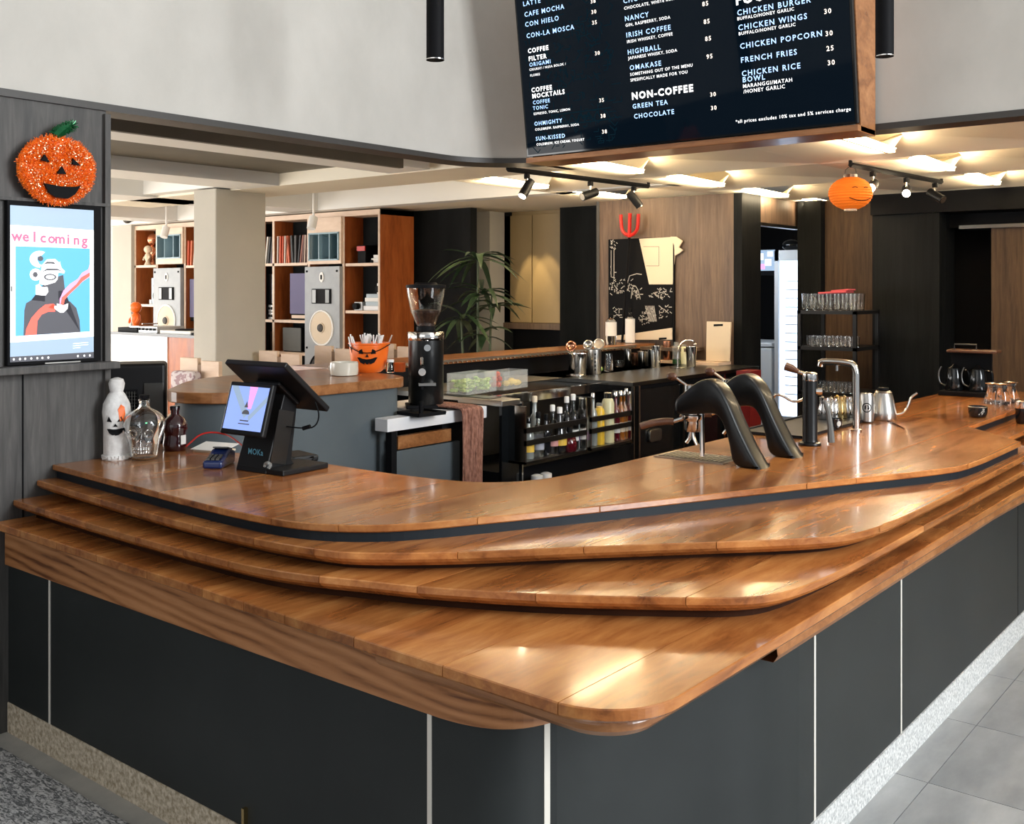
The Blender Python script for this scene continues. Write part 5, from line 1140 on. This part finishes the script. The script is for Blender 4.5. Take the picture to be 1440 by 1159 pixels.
MB().lathe([(.050,0),(.052,.004),(.050,.012),(.036,.018),(.034,.03),(.034,.30)], n=24).build('column', M['espresso'], t, smooth=True)
MB().lathe([(.035,.298),(.036,.302),(.034,.33),(.022,.338)], n=24).build('chrome_top', M['steel'], t, smooth=True)
MB().tube([(0,0,.32),(-.05,-.01,.335)], .009, 8).build('lever', M['steel'], t); MB().tube([(-.05,-.01,.335),(-.08,-.015,.35),(-.11,-.02,.36)], [.010,.018,.020], 10).build('lever_handle', M['walnut'], t, smooth=True)
MB().tube(smooth_path([(-.03,0,.21),(-.08,0,.19),(-.13,-.02,.225),(-.165,-.03,.225),(-.175,-.03,.17)], 2), .006, 8).build('steam_wand', M['steel'], t, smooth=True)
MB().cyl((.03,.0,.25),(.055,.01,.25), .016).build('valve', M['steel'], t, smooth=True)
sg_ = MB().box(0,0,0,0,0,0) if False else None
t2 = thing('grey_cloth', 'grey cloth hanging behind the tap tower', 'cloth', (b_.x+.045, b_.y+.06, Z1))
MB().tube([(0,0,.20),(.01,.02,.15),(.02,.02,.08),(.02,.03,.01)], [.008,.012,.014,.018], 8).build('cloth_fold', M['greygrille'], t2, smooth=True)
b_ = az(1204, 606, Z1); t = thing('water_tap', 'tall polished steel swan neck water tap by the pitchers', 'tap', b_)
MB().tube(smooth_path([(0,0,0),(0,0,.22),(0,0,.33),(-.05,0,.345),(-.16,0,.345),(-.175,0,.34)], 3), .018, 12).build('neck', M['steel'], t, smooth=True)
MB().tube([(-.168,0,.345),(-.185,0,.34),(-.188,0,.318)], [.018,.018,.015], 12).build('spout', M['steel'], t, smooth=True); MB().cyl((-.10,0,.33),(-.10,0,.30), .008).build('nozzle', M['steel'], t)
MB().lathe([(.028,0),(.028,.008),(.02,.012)], n=20).build('foot', M['steel'], t)
# tray and pitchers
c0 = az(1176, 604, Z1)
t = thing('pitcher_tray', 'black rubber tray with milk pitchers beside the water tap', 'tray', (c0.x-.16, c0.y+.10, Z1))
MB().box(-.17,.17,-.55,.58,0,.008).build('mat', M['rubber'], t, bevel=.003)
for bx in ((-.17,-.16,-.55,.58),(.16,.17,-.55,.58),(-.17,.17,-.55,-.54),(-.17,.17,.57,.58)): MB().box(*bx, .008, .016).build('rim', M['rubber'], t)
def pitcher(px, py, label, h=.11, r=.038, m='steel', z=Z1+.008):
    b_ = az(px, py, z); t = thing('milk_pitcher', label, 'pitcher', b_, -.8, 'milk pitchers on the tray')
    MB().lathe([(r*1.05,0),(r*1.12,.008),(r*1.0,h*.5),(r*.82,h*.8),(r*.86,h),(r*.82,h),(r*.9,.5*h),(r*.9,.01),(.005,.01)], n=22).build('jug', M[m], t, smooth=True)
    MB().tube([(r*.85,0,h*.85),(r*1.6,0,h*.8),(r*1.65,0,h*.35),(r*1.05,0,h*.2)], .004, 8).build('handle', M[m], t, smooth=True)
    mb = MB(); mb.tube([(-r*.75,0,h*.9),(-r*1.05,0,h*1.02)], [.012,.005], 8); mb.build('lip', M[m], t, smooth=True)
pitcher(1160, 590, 'steel milk pitcher just right of the tap tower', .12)
pitcher(1172, 588, 'second milk pitcher, steel, with an open handle', .11, .036)
pitcher(1181, 588, 'brassy milk pitcher in the middle of the tray', .12, .036, 'brass')
pitcher(1191, 587, 'steel milk pitcher left of the water tap', .115, .036)
b_ = az(1174, 602, Z1+.008); t = thing('black_cup', 'small black cup with pale print at the front of the tray', 'cup', b_)
MB().lathe([(.026,0),(.034,.006),(.037,.05),(.034,.05),(.03,.008),(.005,.008)], n=20).build('cup_body', M['gloss'], t, smooth=True)
on_cyl(arcp(0,.0,.012,.014,0,360,10), .0365, .026, 'print', 'chalk', t, .001, math.atan2(-b_.y,-b_.x)+.6)
def tinbody(px, py, label, h, r, m, name, z=Z1+.008):
    b_ = az(px, py, z); t = thing(name, label, 'canister', b_); MB().lathe([(r,0),(r,h*.92),(r*.9,h)], n=20).build('canister_body', M[m], t, smooth=True); return t, b_
t, b_ = tinbody(1219, 592, 'white printed canister right of the water tap', .15, .036, 'brushed', 'canister')
fbx = math.atan2(-b_.y, -b_.x)
for rr, w_ in ((.026, .003),):
    P = arcp(0,0,rr,rr,0,360,16); 
    for a, c in zip(P, P[1:]): on_cyl([a, c, (c[0]*.8,c[1]*.8), (a[0]*.8,a[1]*.8)], .0362, .075, 'print', 'matte', t, .001, fbx)
on_cyl([(-.012,-.01),(.012,-.01),(.014,.0),(.008,.012),(-.01,.012)], .0362, .075, 'print', 'matte', t, .001, fbx)
b_ = az(1242, 590, Z1); t = thing('gooseneck_kettle', 'steel gooseneck kettle with a black lid knob on the counter', 'kettle', b_, .0)
MB().lathe([(.070,0),(.074,.006),(.068,.05),(.052,.13),(.045,.148),(.047,.152)], n=28).build('kettle_body', M['brushed'], t, smooth=True)
MB().lathe([(.044,.152),(.040,.158),(.01,.160)], n=20).build('lid', M['brushed'], t, smooth=True); MB().lathe([(.02,.160),(.03,.166),(.028,.176),(.01,.178)], n=16).build('lid_knob', M['matte'], t, smooth=True)
MB().tube(smooth_path([(.045,.045,.025),(.085,.07,.03),(.105,.09,.07),(.115,.10,.12),(.145,.12,.145)], 3), .007, 8).build('spout', M['steel'], t, smooth=True)
MB().tube(smooth_path([(-.045,-.03,.14),(-.10,-.06,.14),(-.12,-.075,.09),(-.10,-.06,.03)], 3), .006, 8).build('handle', M['steel'], t, smooth=True)
cb = MB().tube(smooth_path([tuple(az(1248,592,Z1+.004)), tuple(az(1258,596,Z1+.004)), tuple(az(1272,603,Z1+.004))], 2), .003, 6).build('kettle_cord', M['under'], smooth=True); tag(cb, 'thin brown cord lying beside the gooseneck kettle', 'cord')
# far right: brew station, servers, cups
b_ = az(1362, 556, Z1); t = thing('brew_stand', 'black brew stand with a brown wooden bar, holding two black kettles', 'stand', b_, .05)
MB().box(-.17,.17,-.12,.12,0,.03).build('stand_base', M['matte'], t, bevel=.005); MB().box(-.13,.13,.08,.11,.03,.30).build('stand_back', M['matte'], t)
MB().box(-.13,.19,-.06,.10,.29,.31).build('wood_bar', M['walnut'], t, bevel=.006); MB().tube([(-.09,.0,.31),(-.09,.0,.345),(.05,.0,.345),(.05,.0,.31)], .005, 6).build('wire_handle', M['dsteel'], t)
for k, (xo, lb) in enumerate(((-.09, 'left black kettle with a bright side on the brew stand'), (.06, 'right black kettle with a thin silver spout on the brew stand'))):
    k_ = thing('black_kettle', lb, 'kettle', b_+Vector((xo, -.0, .03))); MB().lathe([(.062,0),(.064,.006),(.05,.12),(.044,.15),(.02,.165),(.01,.18)], n=22).build('kettle_body', M['gloss'], k_, smooth=True)
    MB().tube(smooth_path([(-.05,-.03,.03),(-.09,-.04,.05),(-.095,-.04,.12),(-.075,-.04,.16)], 2), .006, 8).build('spout', M['dsteel'], k_, smooth=True)
    MB().tube(smooth_path([(.04,.01,.14),(.09,.01,.14),(.09,.01,.05)], 2), .008, 8).build('handle', M['gloss'], k_, smooth=True)
for k, (px, py, lb) in enumerate(((1396, 568, 'left glass coffee server on the far end of the counter'), (1409, 569, 'middle glass coffee server in the cluster'), (1421, 566, 'right glass coffee server, slightly behind'))):
    b_ = az(px, py, Z1); t = thing('glass_server', lb, 'server', b_, group='glass servers on the counter end')
    MB().lathe([(.048,0),(.052,.006),(.050,.03),(.030,.10),(.034,.125)], n=22).build('flask', M['glass'], t, smooth=True); MB().lathe([(.044,.126),(.046,.132),(.03,.138)], n=22).build('steel_rim', M['steel'], t, smooth=True)
b_ = az(1375, 587, Z1); t = thing('black_bowl_cup', 'wide black cup with a pale leafy print at the corner of the counter', 'cup', b_)
MB().lathe([(.034,0),(.044,.006),(.050,.03),(.051,.062),(.047,.062),(.045,.03),(.03,.008),(.005,.008)], n=26).build('cup_body', M['gloss'], t, smooth=True); MB().lathe([(.0505,.058),(.052,.060),(.0505,.063)], n=26, cap=False).build('rim_line', M['brushed'], t)
fbx = math.atan2(-b_.y,-b_.x); rnd = random.Random(2)
for k in range(9):
    cx_, cy_ = rnd.uniform(.005,.035), rnd.uniform(-.015,.018); on_cyl([(cx_-.004,cy_-.004),(cx_+.004,cy_-.002),(cx_+.002,cy_+.005)], .0505, .034, 'print', 'chalk', t, .001, fbx)
b_ = az(1438, 596, Z2); t = thing('steel_tumbler', 'black tumbler with a steel band at the right end of the counter', 'tumbler', b_)
MB().lathe([(.030,0),(.036,.01),(.040,.09)], n=22).build('tumbler_body', M['gloss'], t, smooth=True); MB().lathe([(.041,.09),(.042,.094),(.042,.13),(.036,.134)], n=22).build('steel_band', M['steel'], t, smooth=True)

# ================================================================== RACK, FRIDGE
rk = thing('glass_rack', 'tall black open shelf rack with rows of drinking glasses before the brown wall', 'rack')
x0, x1, ya, yb = -3.71, -3.19, 8.56, 9.12
RZ = [ay(1160, 437, ya).z, ay(1160, 488, ya).z, ay(1160, 552, ya).z, .5]
for zz in RZ: MB().box(x0, x1, ya, yb, zz-.03, zz).build('shelf', M['rubber'], rk)
for xx in (x0, x1-.03):
    for yy in (ya, yb-.03): MB().box(xx, xx+.03, yy, yy+.03, 0, RZ[0]).build('post', M['rubber'], rk)
mb = MB(); gl = thing('drinking_glass', '', 'glass', (0,0,0)); MB().lathe([(.028,0),(.030,.003),(.037,.145),(.0355,.145),(.028,.010),(.004,.010)], n=14).build('glass_body', M['glass'], gl, smooth=True)
gs = thing('short_glass', '', 'glass', (0,0,0)); MB().lathe([(.030,0),(.032,.003),(.036,.09),(.0345,.09),(.030,.010),(.004,.010)], n=14).build('glass_body', M['glass'], gs, smooth=True)
first = True
for r_ in range(3):
    for k in range(7):
        x = x0+.05+k*.07; y = ya+.06+r_*.09; o = gl if first else dup(gl, (x,y,RZ[0])); o.location = (x,y,RZ[0]); first = False
        tag(o, 'tall clear glass on the top shelf of the black rack', 'glass', 'tall glasses on the top shelf of the rack')
first = True
for r_ in range(2):
    for k in range(6):
        x = x0+.10+k*.072; y = ya+.06+r_*.09; o = gs if first else dup(gs, (x,y,RZ[1])); o.location = (x,y,RZ[1]); first = False
        tag(o, 'short clear glass on the middle shelf of the black rack', 'glass', 'short glasses on the middle shelf of the rack')
for r_ in range(2):
    for k in range(6):
        x = x0+.08+k*.07; y = ya+.06+r_*.09; o = dup(gs, (x,y,RZ[2])); tag(o, 'clear tumbler on the lower shelf of the black rack', 'glass', 'tumblers on the lower shelf of the rack')
pkc = thing('red_napkins', 'folded pinkish red cloths lying over the tall glasses', 'cloth', (x0+.30, ya+.12, RZ[0]+.147)); MB().box(-.13,.12,-.08,.10,0,.018, R=Matrix.Rotation(-.05,3,'Y')).build('cloth_fold', M['pinkcloth'], pkc, bevel=.006); MB().box(-.02,.14,-.07,.09,.020,.034, R=Matrix.Rotation(-.08,3,'Y')).build('cloth_fold', M['pinkcloth'], pkc, bevel=.006)
# fridge in the service room
YF = 11.2
fx0 = ay(1089, 400, YF).x; fx1 = fx0+.62
fr = thing('upright_fridge', 'lit upright glass door fridge in the service room behind the doorway', 'fridge', (0, YF, 0))
zt = ay(1100, 352, YF).z
MB().box(fx0, fx1, .06, .65, 0, zt).build('cabinet', M['fridgewhite'], fr); MB().box(fx0+.05, fx1-.04, .03, .06, .3, zt-.12).build('lit_interior', M['fridge'], fr)
for z0_, z1_ in ((.12,.3),(zt-.12,zt)): MB().box(fx0, fx1, .0, .06, z0_, z1_).build('door_rail', M['fridgewhite'], fr)
for a in (fx0, fx1-.05): MB().box(a, a+.05, 0, .06, .12, zt).build('door_stile', M['fridgewhite'], fr)
for k in range(14): MB().box(fx0+.12, fx1-.05, .02, .032, .55+.1*k, .56+.1*k).build('wire_shelf', M['paper'], fr)
for k in range(3):
    v = (fx0+.12+.2*k, YF+.2, zt); o = MB().ball((0,0,.06), .11, .1, .07, n=12).build('plastic_bag', M['paper' if k == 1 else 'gloss'], smooth=True); o.location = v
    tag(o, ('crumpled black bag at the left on top of the lit fridge','crumpled white bag on top of the lit fridge','black bag at the right on top of the lit fridge')[k], 'bag')
v = ay(1070, 372, 12.5); w_ = .24
t = thing('wall_monitor', 'small wall monitor with a pale picture left of the lit fridge', 'monitor', (ay(1076,372,11.6).x, 11.6, ay(1076,368,11.6).z))
MB().box(-.13,.14,0,.04,-.17,.15).build('monitor_case', M['matte'], t, bevel=.005); MB().box(-.12,.13,-.004,0,-.11,.14).build('screen', M['pgrey'], t)
for k, (a,b2_,c,d,m) in enumerate(((-.08,-.02,.02,.10,'pwhite'),(.0,.08,-.05,.03,'pwhite'),(-.06,.0,-.09,-.03,'ppink'),(.03,.1,.06,.12,'pwhite'))): MB().box(a,b2_,-.006,-.004,c,d).build('picture_patch', M[m], t)
MB().box(-.02,.02,.04,1.0,-.03,.03).build('wall_arm', M['matte'], t)
v = ay(1072, 482, 11.4); t = thing('chest_freezer', 'white chest freezer at the foot of the service room', 'freezer', (v.x-.1, 11.4, 0))
MB().box(-.5,.22,0,.8,0,v.z-.06).build('freezer_body', M['fridgewhite'], t, bevel=.01); MB().box(-.5,.23,-.01,.8,v.z-.05,v.z).build('lid', M['fridgewhite'], t, bevel=.01)
t = thing('red_crate', 'dark red box under the shelf end behind the espresso arms', 'box', (0,0,0));
t.location = (-3.76, ax(1056,555,-3.76).y, 0); 
MB().box(-.06,.06,-.14,.06,0,1.10).build('crate_body', mat('dark_red_box', (.18,.012,.012), .4), t)

# ================================================================== TRACK LIGHTS, LANTERN, PENDANTS, MENU SCREEN
def track(A, Bp, heads, label, z=2.575):
    t = thing('track_light', label, 'lamp'); a = az(*A, z); b2_ = az(*Bp, z)
    MB().tube([a, b2_], .018, 4).build('rail', M['matte'], t)
    for q_ in (a, b2_): MB().cyl((q_.x,q_.y,z), (q_.x,q_.y,CZ+.06), .012).build('ceiling_fixing', M['matte'], t)
    for (tt, yaw_, pit, lit, tgt) in heads:
        p_ = a.lerp(b2_, tt); h_ = Vector((p_.x, p_.y, z-.11)); d = (Vector(tgt)-h_).normalized()
        hd = MB().cyl((p_.x,p_.y,z-.018),(p_.x,p_.y,z-.05), .022).build('adapter', M['matte'], t)
        MB().cyl((p_.x,p_.y,z-.05), h_, .007).build('stem', M['steel'], t)
        o = MB().cyl(h_-d*.06, h_+d*.08, .032, n=20).build('spot_head', M['rubber'], t, smooth=True)
        MB().cyl(h_+d*.081, h_+d*.083, .026, n=20).build('lens', M['bulb' if lit else 'steel'], o)
        if lit: spot('track_spot', h_+d*.09, tgt, lit, (1,.78,.5), 42, .35)
track((714,238), (912,262), ((.12,0,0,30,(-4.6,4.3,.6)), (.55,0,0,0,(-5.2,3.5,1.5)), (.88,0,0,0,(-3.6,7.4,1.3))), 'black ceiling track with three spotlights beside the menu screen')
track((1196,232), (1324,256), ((.22,0,0,60,(-1.5,2.1,.85)), (.58,0,0,60,(-1.0,2.9,.84)), (.92,0,0,0,(-.8,7.4,1.5))), 'black ceiling track with three spotlights by the orange lantern')
for px_ in (722, 742): q_ = ay(px_, 300, 8.5); spot('cupboard_spot', (q_.x, 8.36, 2.57), (q_.x+.12, 8.85, 1.45), 22, (1,.78,.45), 34, .25)
spot('wall_washer', (-5.0, 7.0, 2.55), (-4.5, 8.3, 1.3), 14, (1,.80,.55), 90, .8)
area('service_fill', (-5.6, 10.4, 2.5), (-5.6, 11, 0), 1, .3, 14, (.75,.87,1))  # added cool fill standing in for the fridge glow, no lamp known here
spot('wall_washer_right', (-3.3, 8.4, 2.55), (-3.5, 9.5, 1.8), 12, (1,.80,.55), 80, .8)
v = az(1196, 236, 2.57); b_ = Vector((v.x, v.y, ax(1196,272,v.x).z)); t = thing('paper_lantern', 'orange pleated paper lantern with a smiling face, hanging from the ceiling track', 'lantern', b_)
pr = []
for k in range(25):
    u = -1+2*k/24; r = .145*math.sqrt(max(0, 1-(u*.93)**2)); pr.append((max(.035, r)-(.004 if k % 2 else 0), u*.105))
MB().lathe(pr, n=32).build('paper_body', M['lantern'], t)
fbx = math.atan2(-b_.y, -b_.x)+.5
MB().tube([(.146*math.cos(fbx+a), .146*math.sin(fbx+a), -.03-.03*math.cos(a*2.2)) for a in [(-.55+1.1*k/10) for k in range(11)]], .003, 6).build('smile', M['under'], t)
for s_ in (-.3,.25): MB().tube([(.143*math.cos(fbx+s_+a), .143*math.sin(fbx+s_+a), .03-.3*a*a) for a in (-.12,-.05,0,.05,.12)], .0025, 6).build('eye_line', M['under'], t)
MB().lathe([(.042,.098),(.045,.10),(.045,.125),(.04,.127)], n=20).build('cap_ring', M['walnut'], t); MB().lathe([(.040,-.118),(.042,-.116),(.042,-.10),(.038,-.098)], n=20).build('foot_ring', M['cardcream'], t)
MB().tube([(-.04,0,.12),(-.035,0,.16),(0,0,.185),(.035,0,.16),(.04,0,.12)], .003, 6).build('wire_handle', M['dsteel'], t, smooth=True); MB().cyl((0,0,.185),(0,0,2.57-b_.z), .0025, n=6).build('hook', M['dsteel'], t)
def pendant(px, py, s_, label):
    a, b2_ = _d(px); x, y = a*s_, b2_*s_; z = EYE-(py-408)*s_; t = thing('pendant_lamp', label, 'lamp', (x, y, z))
    MB().lathe([(.036,.0),(.0375,.0),(.0375,.55),(.034,.552)], n=28, cap=True).build('cylinder_shade', M['matte'], t, smooth=True)
    mb = MB(); mb.lathe([(.0372,-.002),(.0385,-.002),(.0385,.002),(.0372,.002)], n=28, cap=False); mb.build('steel_lip', M['steel'], t)
    MB().cyl((0,0,.55),(0,0,5.2-z), .003, n=6).build('cord', M['matte'], t)
    spot('pendant_glow', (x,y,z-.02), (x,y,0), 26, (1,.86,.66), 75, .7)
pendant(612, 84, .003, 'black cylinder pendant lamp left of the menu screen'); pendant(1244, 79, .003, 'black cylinder pendant lamp right of the menu screen')
# menu screen
tvY = 4.70; BL = ay(741, 218, tvY); BR = ay(1206, 178, tvY); Wt = BR.x-BL.x; Ht = Wt*.5625; zb = (BL.z+BR.z)/2; TH = math.radians(7.5)
tv = thing('menu_screen', 'large black menu screen showing the drinks and food list, set on a wooden box', 'screen', (BL.x, tvY, zb), rx=TH)
MB().box(0, Wt, 0, .03, 0, Ht).build('panel', M['gloss'], tv, bevel=.003)
bx_ = thing('screen_box', 'wooden box frame carrying the menu screen on the fascia', 'frame', (BL.x, tvY, zb))
mb = MB(); mb.M = Matrix(((0,0,1,0),(1,0,0,0),(0,1,0,0),(0,0,0,1)))
sd = [(.034,-.03),(.22,-.03),(.22,Ht),(.034-math.tan(TH)*Ht,Ht)]
mb.prism(sd, Wt-.02, Wt+.004); mb.build('side_board', M['teak_x'], bx_)
mb = MB(); mb.M = Matrix(((0,0,1,0),(1,0,0,0),(0,1,0,0),(0,0,0,1))); mb.prism(sd, -.004, .02); mb.build('side_board', M['teak_x'], bx_)
MB().box(-.004, Wt+.004, -.004, .22, -.034, -.004).build('bottom_board', M['teak_x'], bx_, bevel=.003)
Mtv = Matrix(((1,0,0,0),(0,0,-1,0),(0,1,0,0),(0,0,0,1)))
lit = flat('display', [[(.012,.012),(Wt-.012,.012),(Wt-.012,Ht-.012),(.012,Ht-.012)]], M['scrblack'], tv, Mtv, .002)
n_tv = Vector((0, -math.cos(TH), -math.sin(TH))); o_tv = Vector((BL.x, tvY, zb)); u_tv = Vector((1,0,0)); v_tv = Vector((0,-math.sin(TH),math.cos(TH)))
def tvuv(px, py):
    d = px-720; r_ = Vector((FPX*FW[0]+d*RT[0], FPX*FW[1]+d*RT[1], -(py-408))); o_ = Vector((0,0,EYE)); k = (o_tv-o_).dot(n_tv)/r_.dot(n_tv); p_ = o_+r_*k-o_tv
    return p_.dot(u_tv), p_.dot(v_tv)
# faint line art behind the list
mb = MB(); mb.M = Mtv; rnd = random.Random(21)
def tl_(a, b2_, r=.0022):
    a = Vector(a); b2_ = Vector(b2_); d = b2_-a
    if d.length < 1e-5: return
    n_ = Vector((-d.y,d.x)).normalized()*r; mb.face([(*(a-n_),.0026),(*(b2_-n_),.0026),(*(b2_+n_),.0026),(*(a+n_),.0026)])
for k in range(420):
    u_, v_ = rnd.uniform(.05,.62), rnd.uniform(.03,.95)
    if k > 330: u_ = rnd.uniform(1.55,1.88); v_ = rnd.uniform(.68,1.0)
    L = rnd.uniform(.015,.06); t_ = rnd.choice((0,PI/2,PI/2,0,.8,-.8)); c = (u_, v_); d_ = (u_+L*math.cos(t_), v_+L*math.sin(t_)); tl_(c, d_)
    if rnd.random() < .6: tl_(d_, (d_[0]+L*.5*math.cos(t_+PI/2), d_[1]+L*.5*math.sin(t_+PI/2)))
for q_ in ((.05,.16),(.05,.22)): tl_((.2,q_[1]),(.6,q_[1]), .003)
for k in range(14): tl_((.2+.028*k,.165+.045*(k%2)), (.2+.028*(k+1),.165+.045*((k+1)%2)), .003)
tag(mb.build('line_art', M['scrart'], lit), None, None, kind='stuff')
blue, white, cream_ = [], [], []
def T(lst, s_, px, py, h, bo=.012, sp=1.08, al='LEFT'):
    u_, v_ = tvuv(px, py); lst.append((s_, u_, v_, h*.86, al, bo*1.2 if h > .032 else .006, 1.26 if sp > 1.05 else 1.16))
for s_, px, py in (('LATTE',736,9),('CAFE MOCHA',738,24),('CON HIELO',739,38),('CON-LA MOSCA',741,54)): T(blue, s_, px, py, .043)
T(cream_, '38', 831, 5, .034); T(cream_, '30', 832, 20, .034); T(cream_, '35', 833, 35, .034); T(cream_, '30', 837, 78, .034)
for s_, px, py in (('COFFEE',743,75),('FILTER',744,86),('COFFEE',748,130),('MOCKTAILS',749,138.5)): T(white, s_, px, py, .041, .026)
T(blue, 'ORIGAMI', 745, 94, .036); T(white, 'CIKURAY / NUSA BOLOK /', 745, 100, .022, .02, 1.0); T(white, 'FLORES', 746, 108, .022, .02, 1.0)
T(blue, 'COFFEE', 750, 147, .034); T(blue, 'TONIC', 750, 155, .034); T(white, 'ESPRESSO, TONIC, LEMON', 751, 162, .022, .02, 1.0); T(cream_, '35', 843, 144, .034)
T(blue, 'OHMIGHTY', 752, 177, .037); T(white, 'COLDBREW, RASPBERRY, SODA', 753, 184, .022, .02, 1.0); T(cream_, '38', 845, 166, .034)
T(blue, 'SUN-KISSED', 754, 198, .037); T(white, 'COLDBREW, ICE CREAM, YOGURT', 755, 205, .022, .02, 1.0); T(cream_, '38', 847, 188, .034)
T(blue, 'CHOCO', 877, 5, .043); T(white, 'CHOCOLATE, WHITE RUM', 878, 14, .026, .02, 1.0); T(cream_, '85', 988, 9, .036)
T(blue, 'NANCY', 879, 30, .042); T(white, 'GIN, RASPBERRY, SODA', 880, 38, .026, .02, 1.0); T(cream_, '85', 990, 34, .036)
T(blue, 'IRISH COFFEE', 881, 53, .042); T(white, 'IRISH WHISKEY, COFFEE', 882, 61, .026, .02, 1.0); T(cream_, '85', 992, 58, .036)
T(blue, 'HIGHBALL', 883, 77, .042); T(white, 'JAPANESE WHISKY, SODA', 884, 84, .026, .02, 1.0); T(cream_, '95', 994, 83, .036)
T(blue, 'OMAKASE', 886, 99, .042); T(white, 'SOMETHING OUT OF THE MENU', 886.5, 107, .026, .02, 1.0); T(white, 'SPESIFICALLY MADE FOR YOU', 887, 115, .026, .02, 1.0)
T(white, 'NON-COFFEE', 889, 140, .058, .035); T(blue, 'GREEN TEA', 890, 153, .040); T(blue, 'CHOCOLATE', 892, 167, .040); T(cream_, '30', 999, 136, .034); T(cream_, '30', 1000, 155, .034)
T(white, 'FOOD', 1035, 7, .075, .035)
T(blue, 'CHICKEN BURGER', 1037, 22, .0435); T(white, 'BUFFALO/HONEY GARLIC', 1037, 29, .026, .02, 1.0); T(cream_, '30', 1157, -2, .037)
T(blue, 'CHICKEN WINGS', 1038.5, 43, .0435); T(white, 'BUFFALO/HONEY GARLIC', 1039, 50, .026, .02, 1.0); T(cream_, '30', 1159, 20, .037)
T(blue, 'CHICKEN POPCORN', 1041, 69, .0435); T(cream_, '30', 1161, 51, .037)
T(blue, 'FRENCH FRIES', 1042, 88.5, .0435); T(cream_, '25', 1162.5, 72, .037); T(cream_, '30', 1164, 92, .037)
T(blue, 'CHICKEN RICE', 1043.5, 107.5, .0435); T(blue, 'BOWL', 1044.5, 116, .042); T(white, 'MARANGGI/MATAH', 1045, 124, .030, .02, 1.0); T(white, '/HONEY GARLIC', 1046, 131.5, .030, .02, 1.0)
T(white, '*all prices excludes 10% tax and 5% services charge', 1035, 173.5, .0272, .02, .97)
text_lines(blue, M['txtblue'], 'menu_item', lit, Mtv, .003); text_lines(white, M['txtwhite'], 'menu_line', lit, Mtv, .003); text_lines(cream_, M['txtcream'], 'menu_price', lit, Mtv, .003)
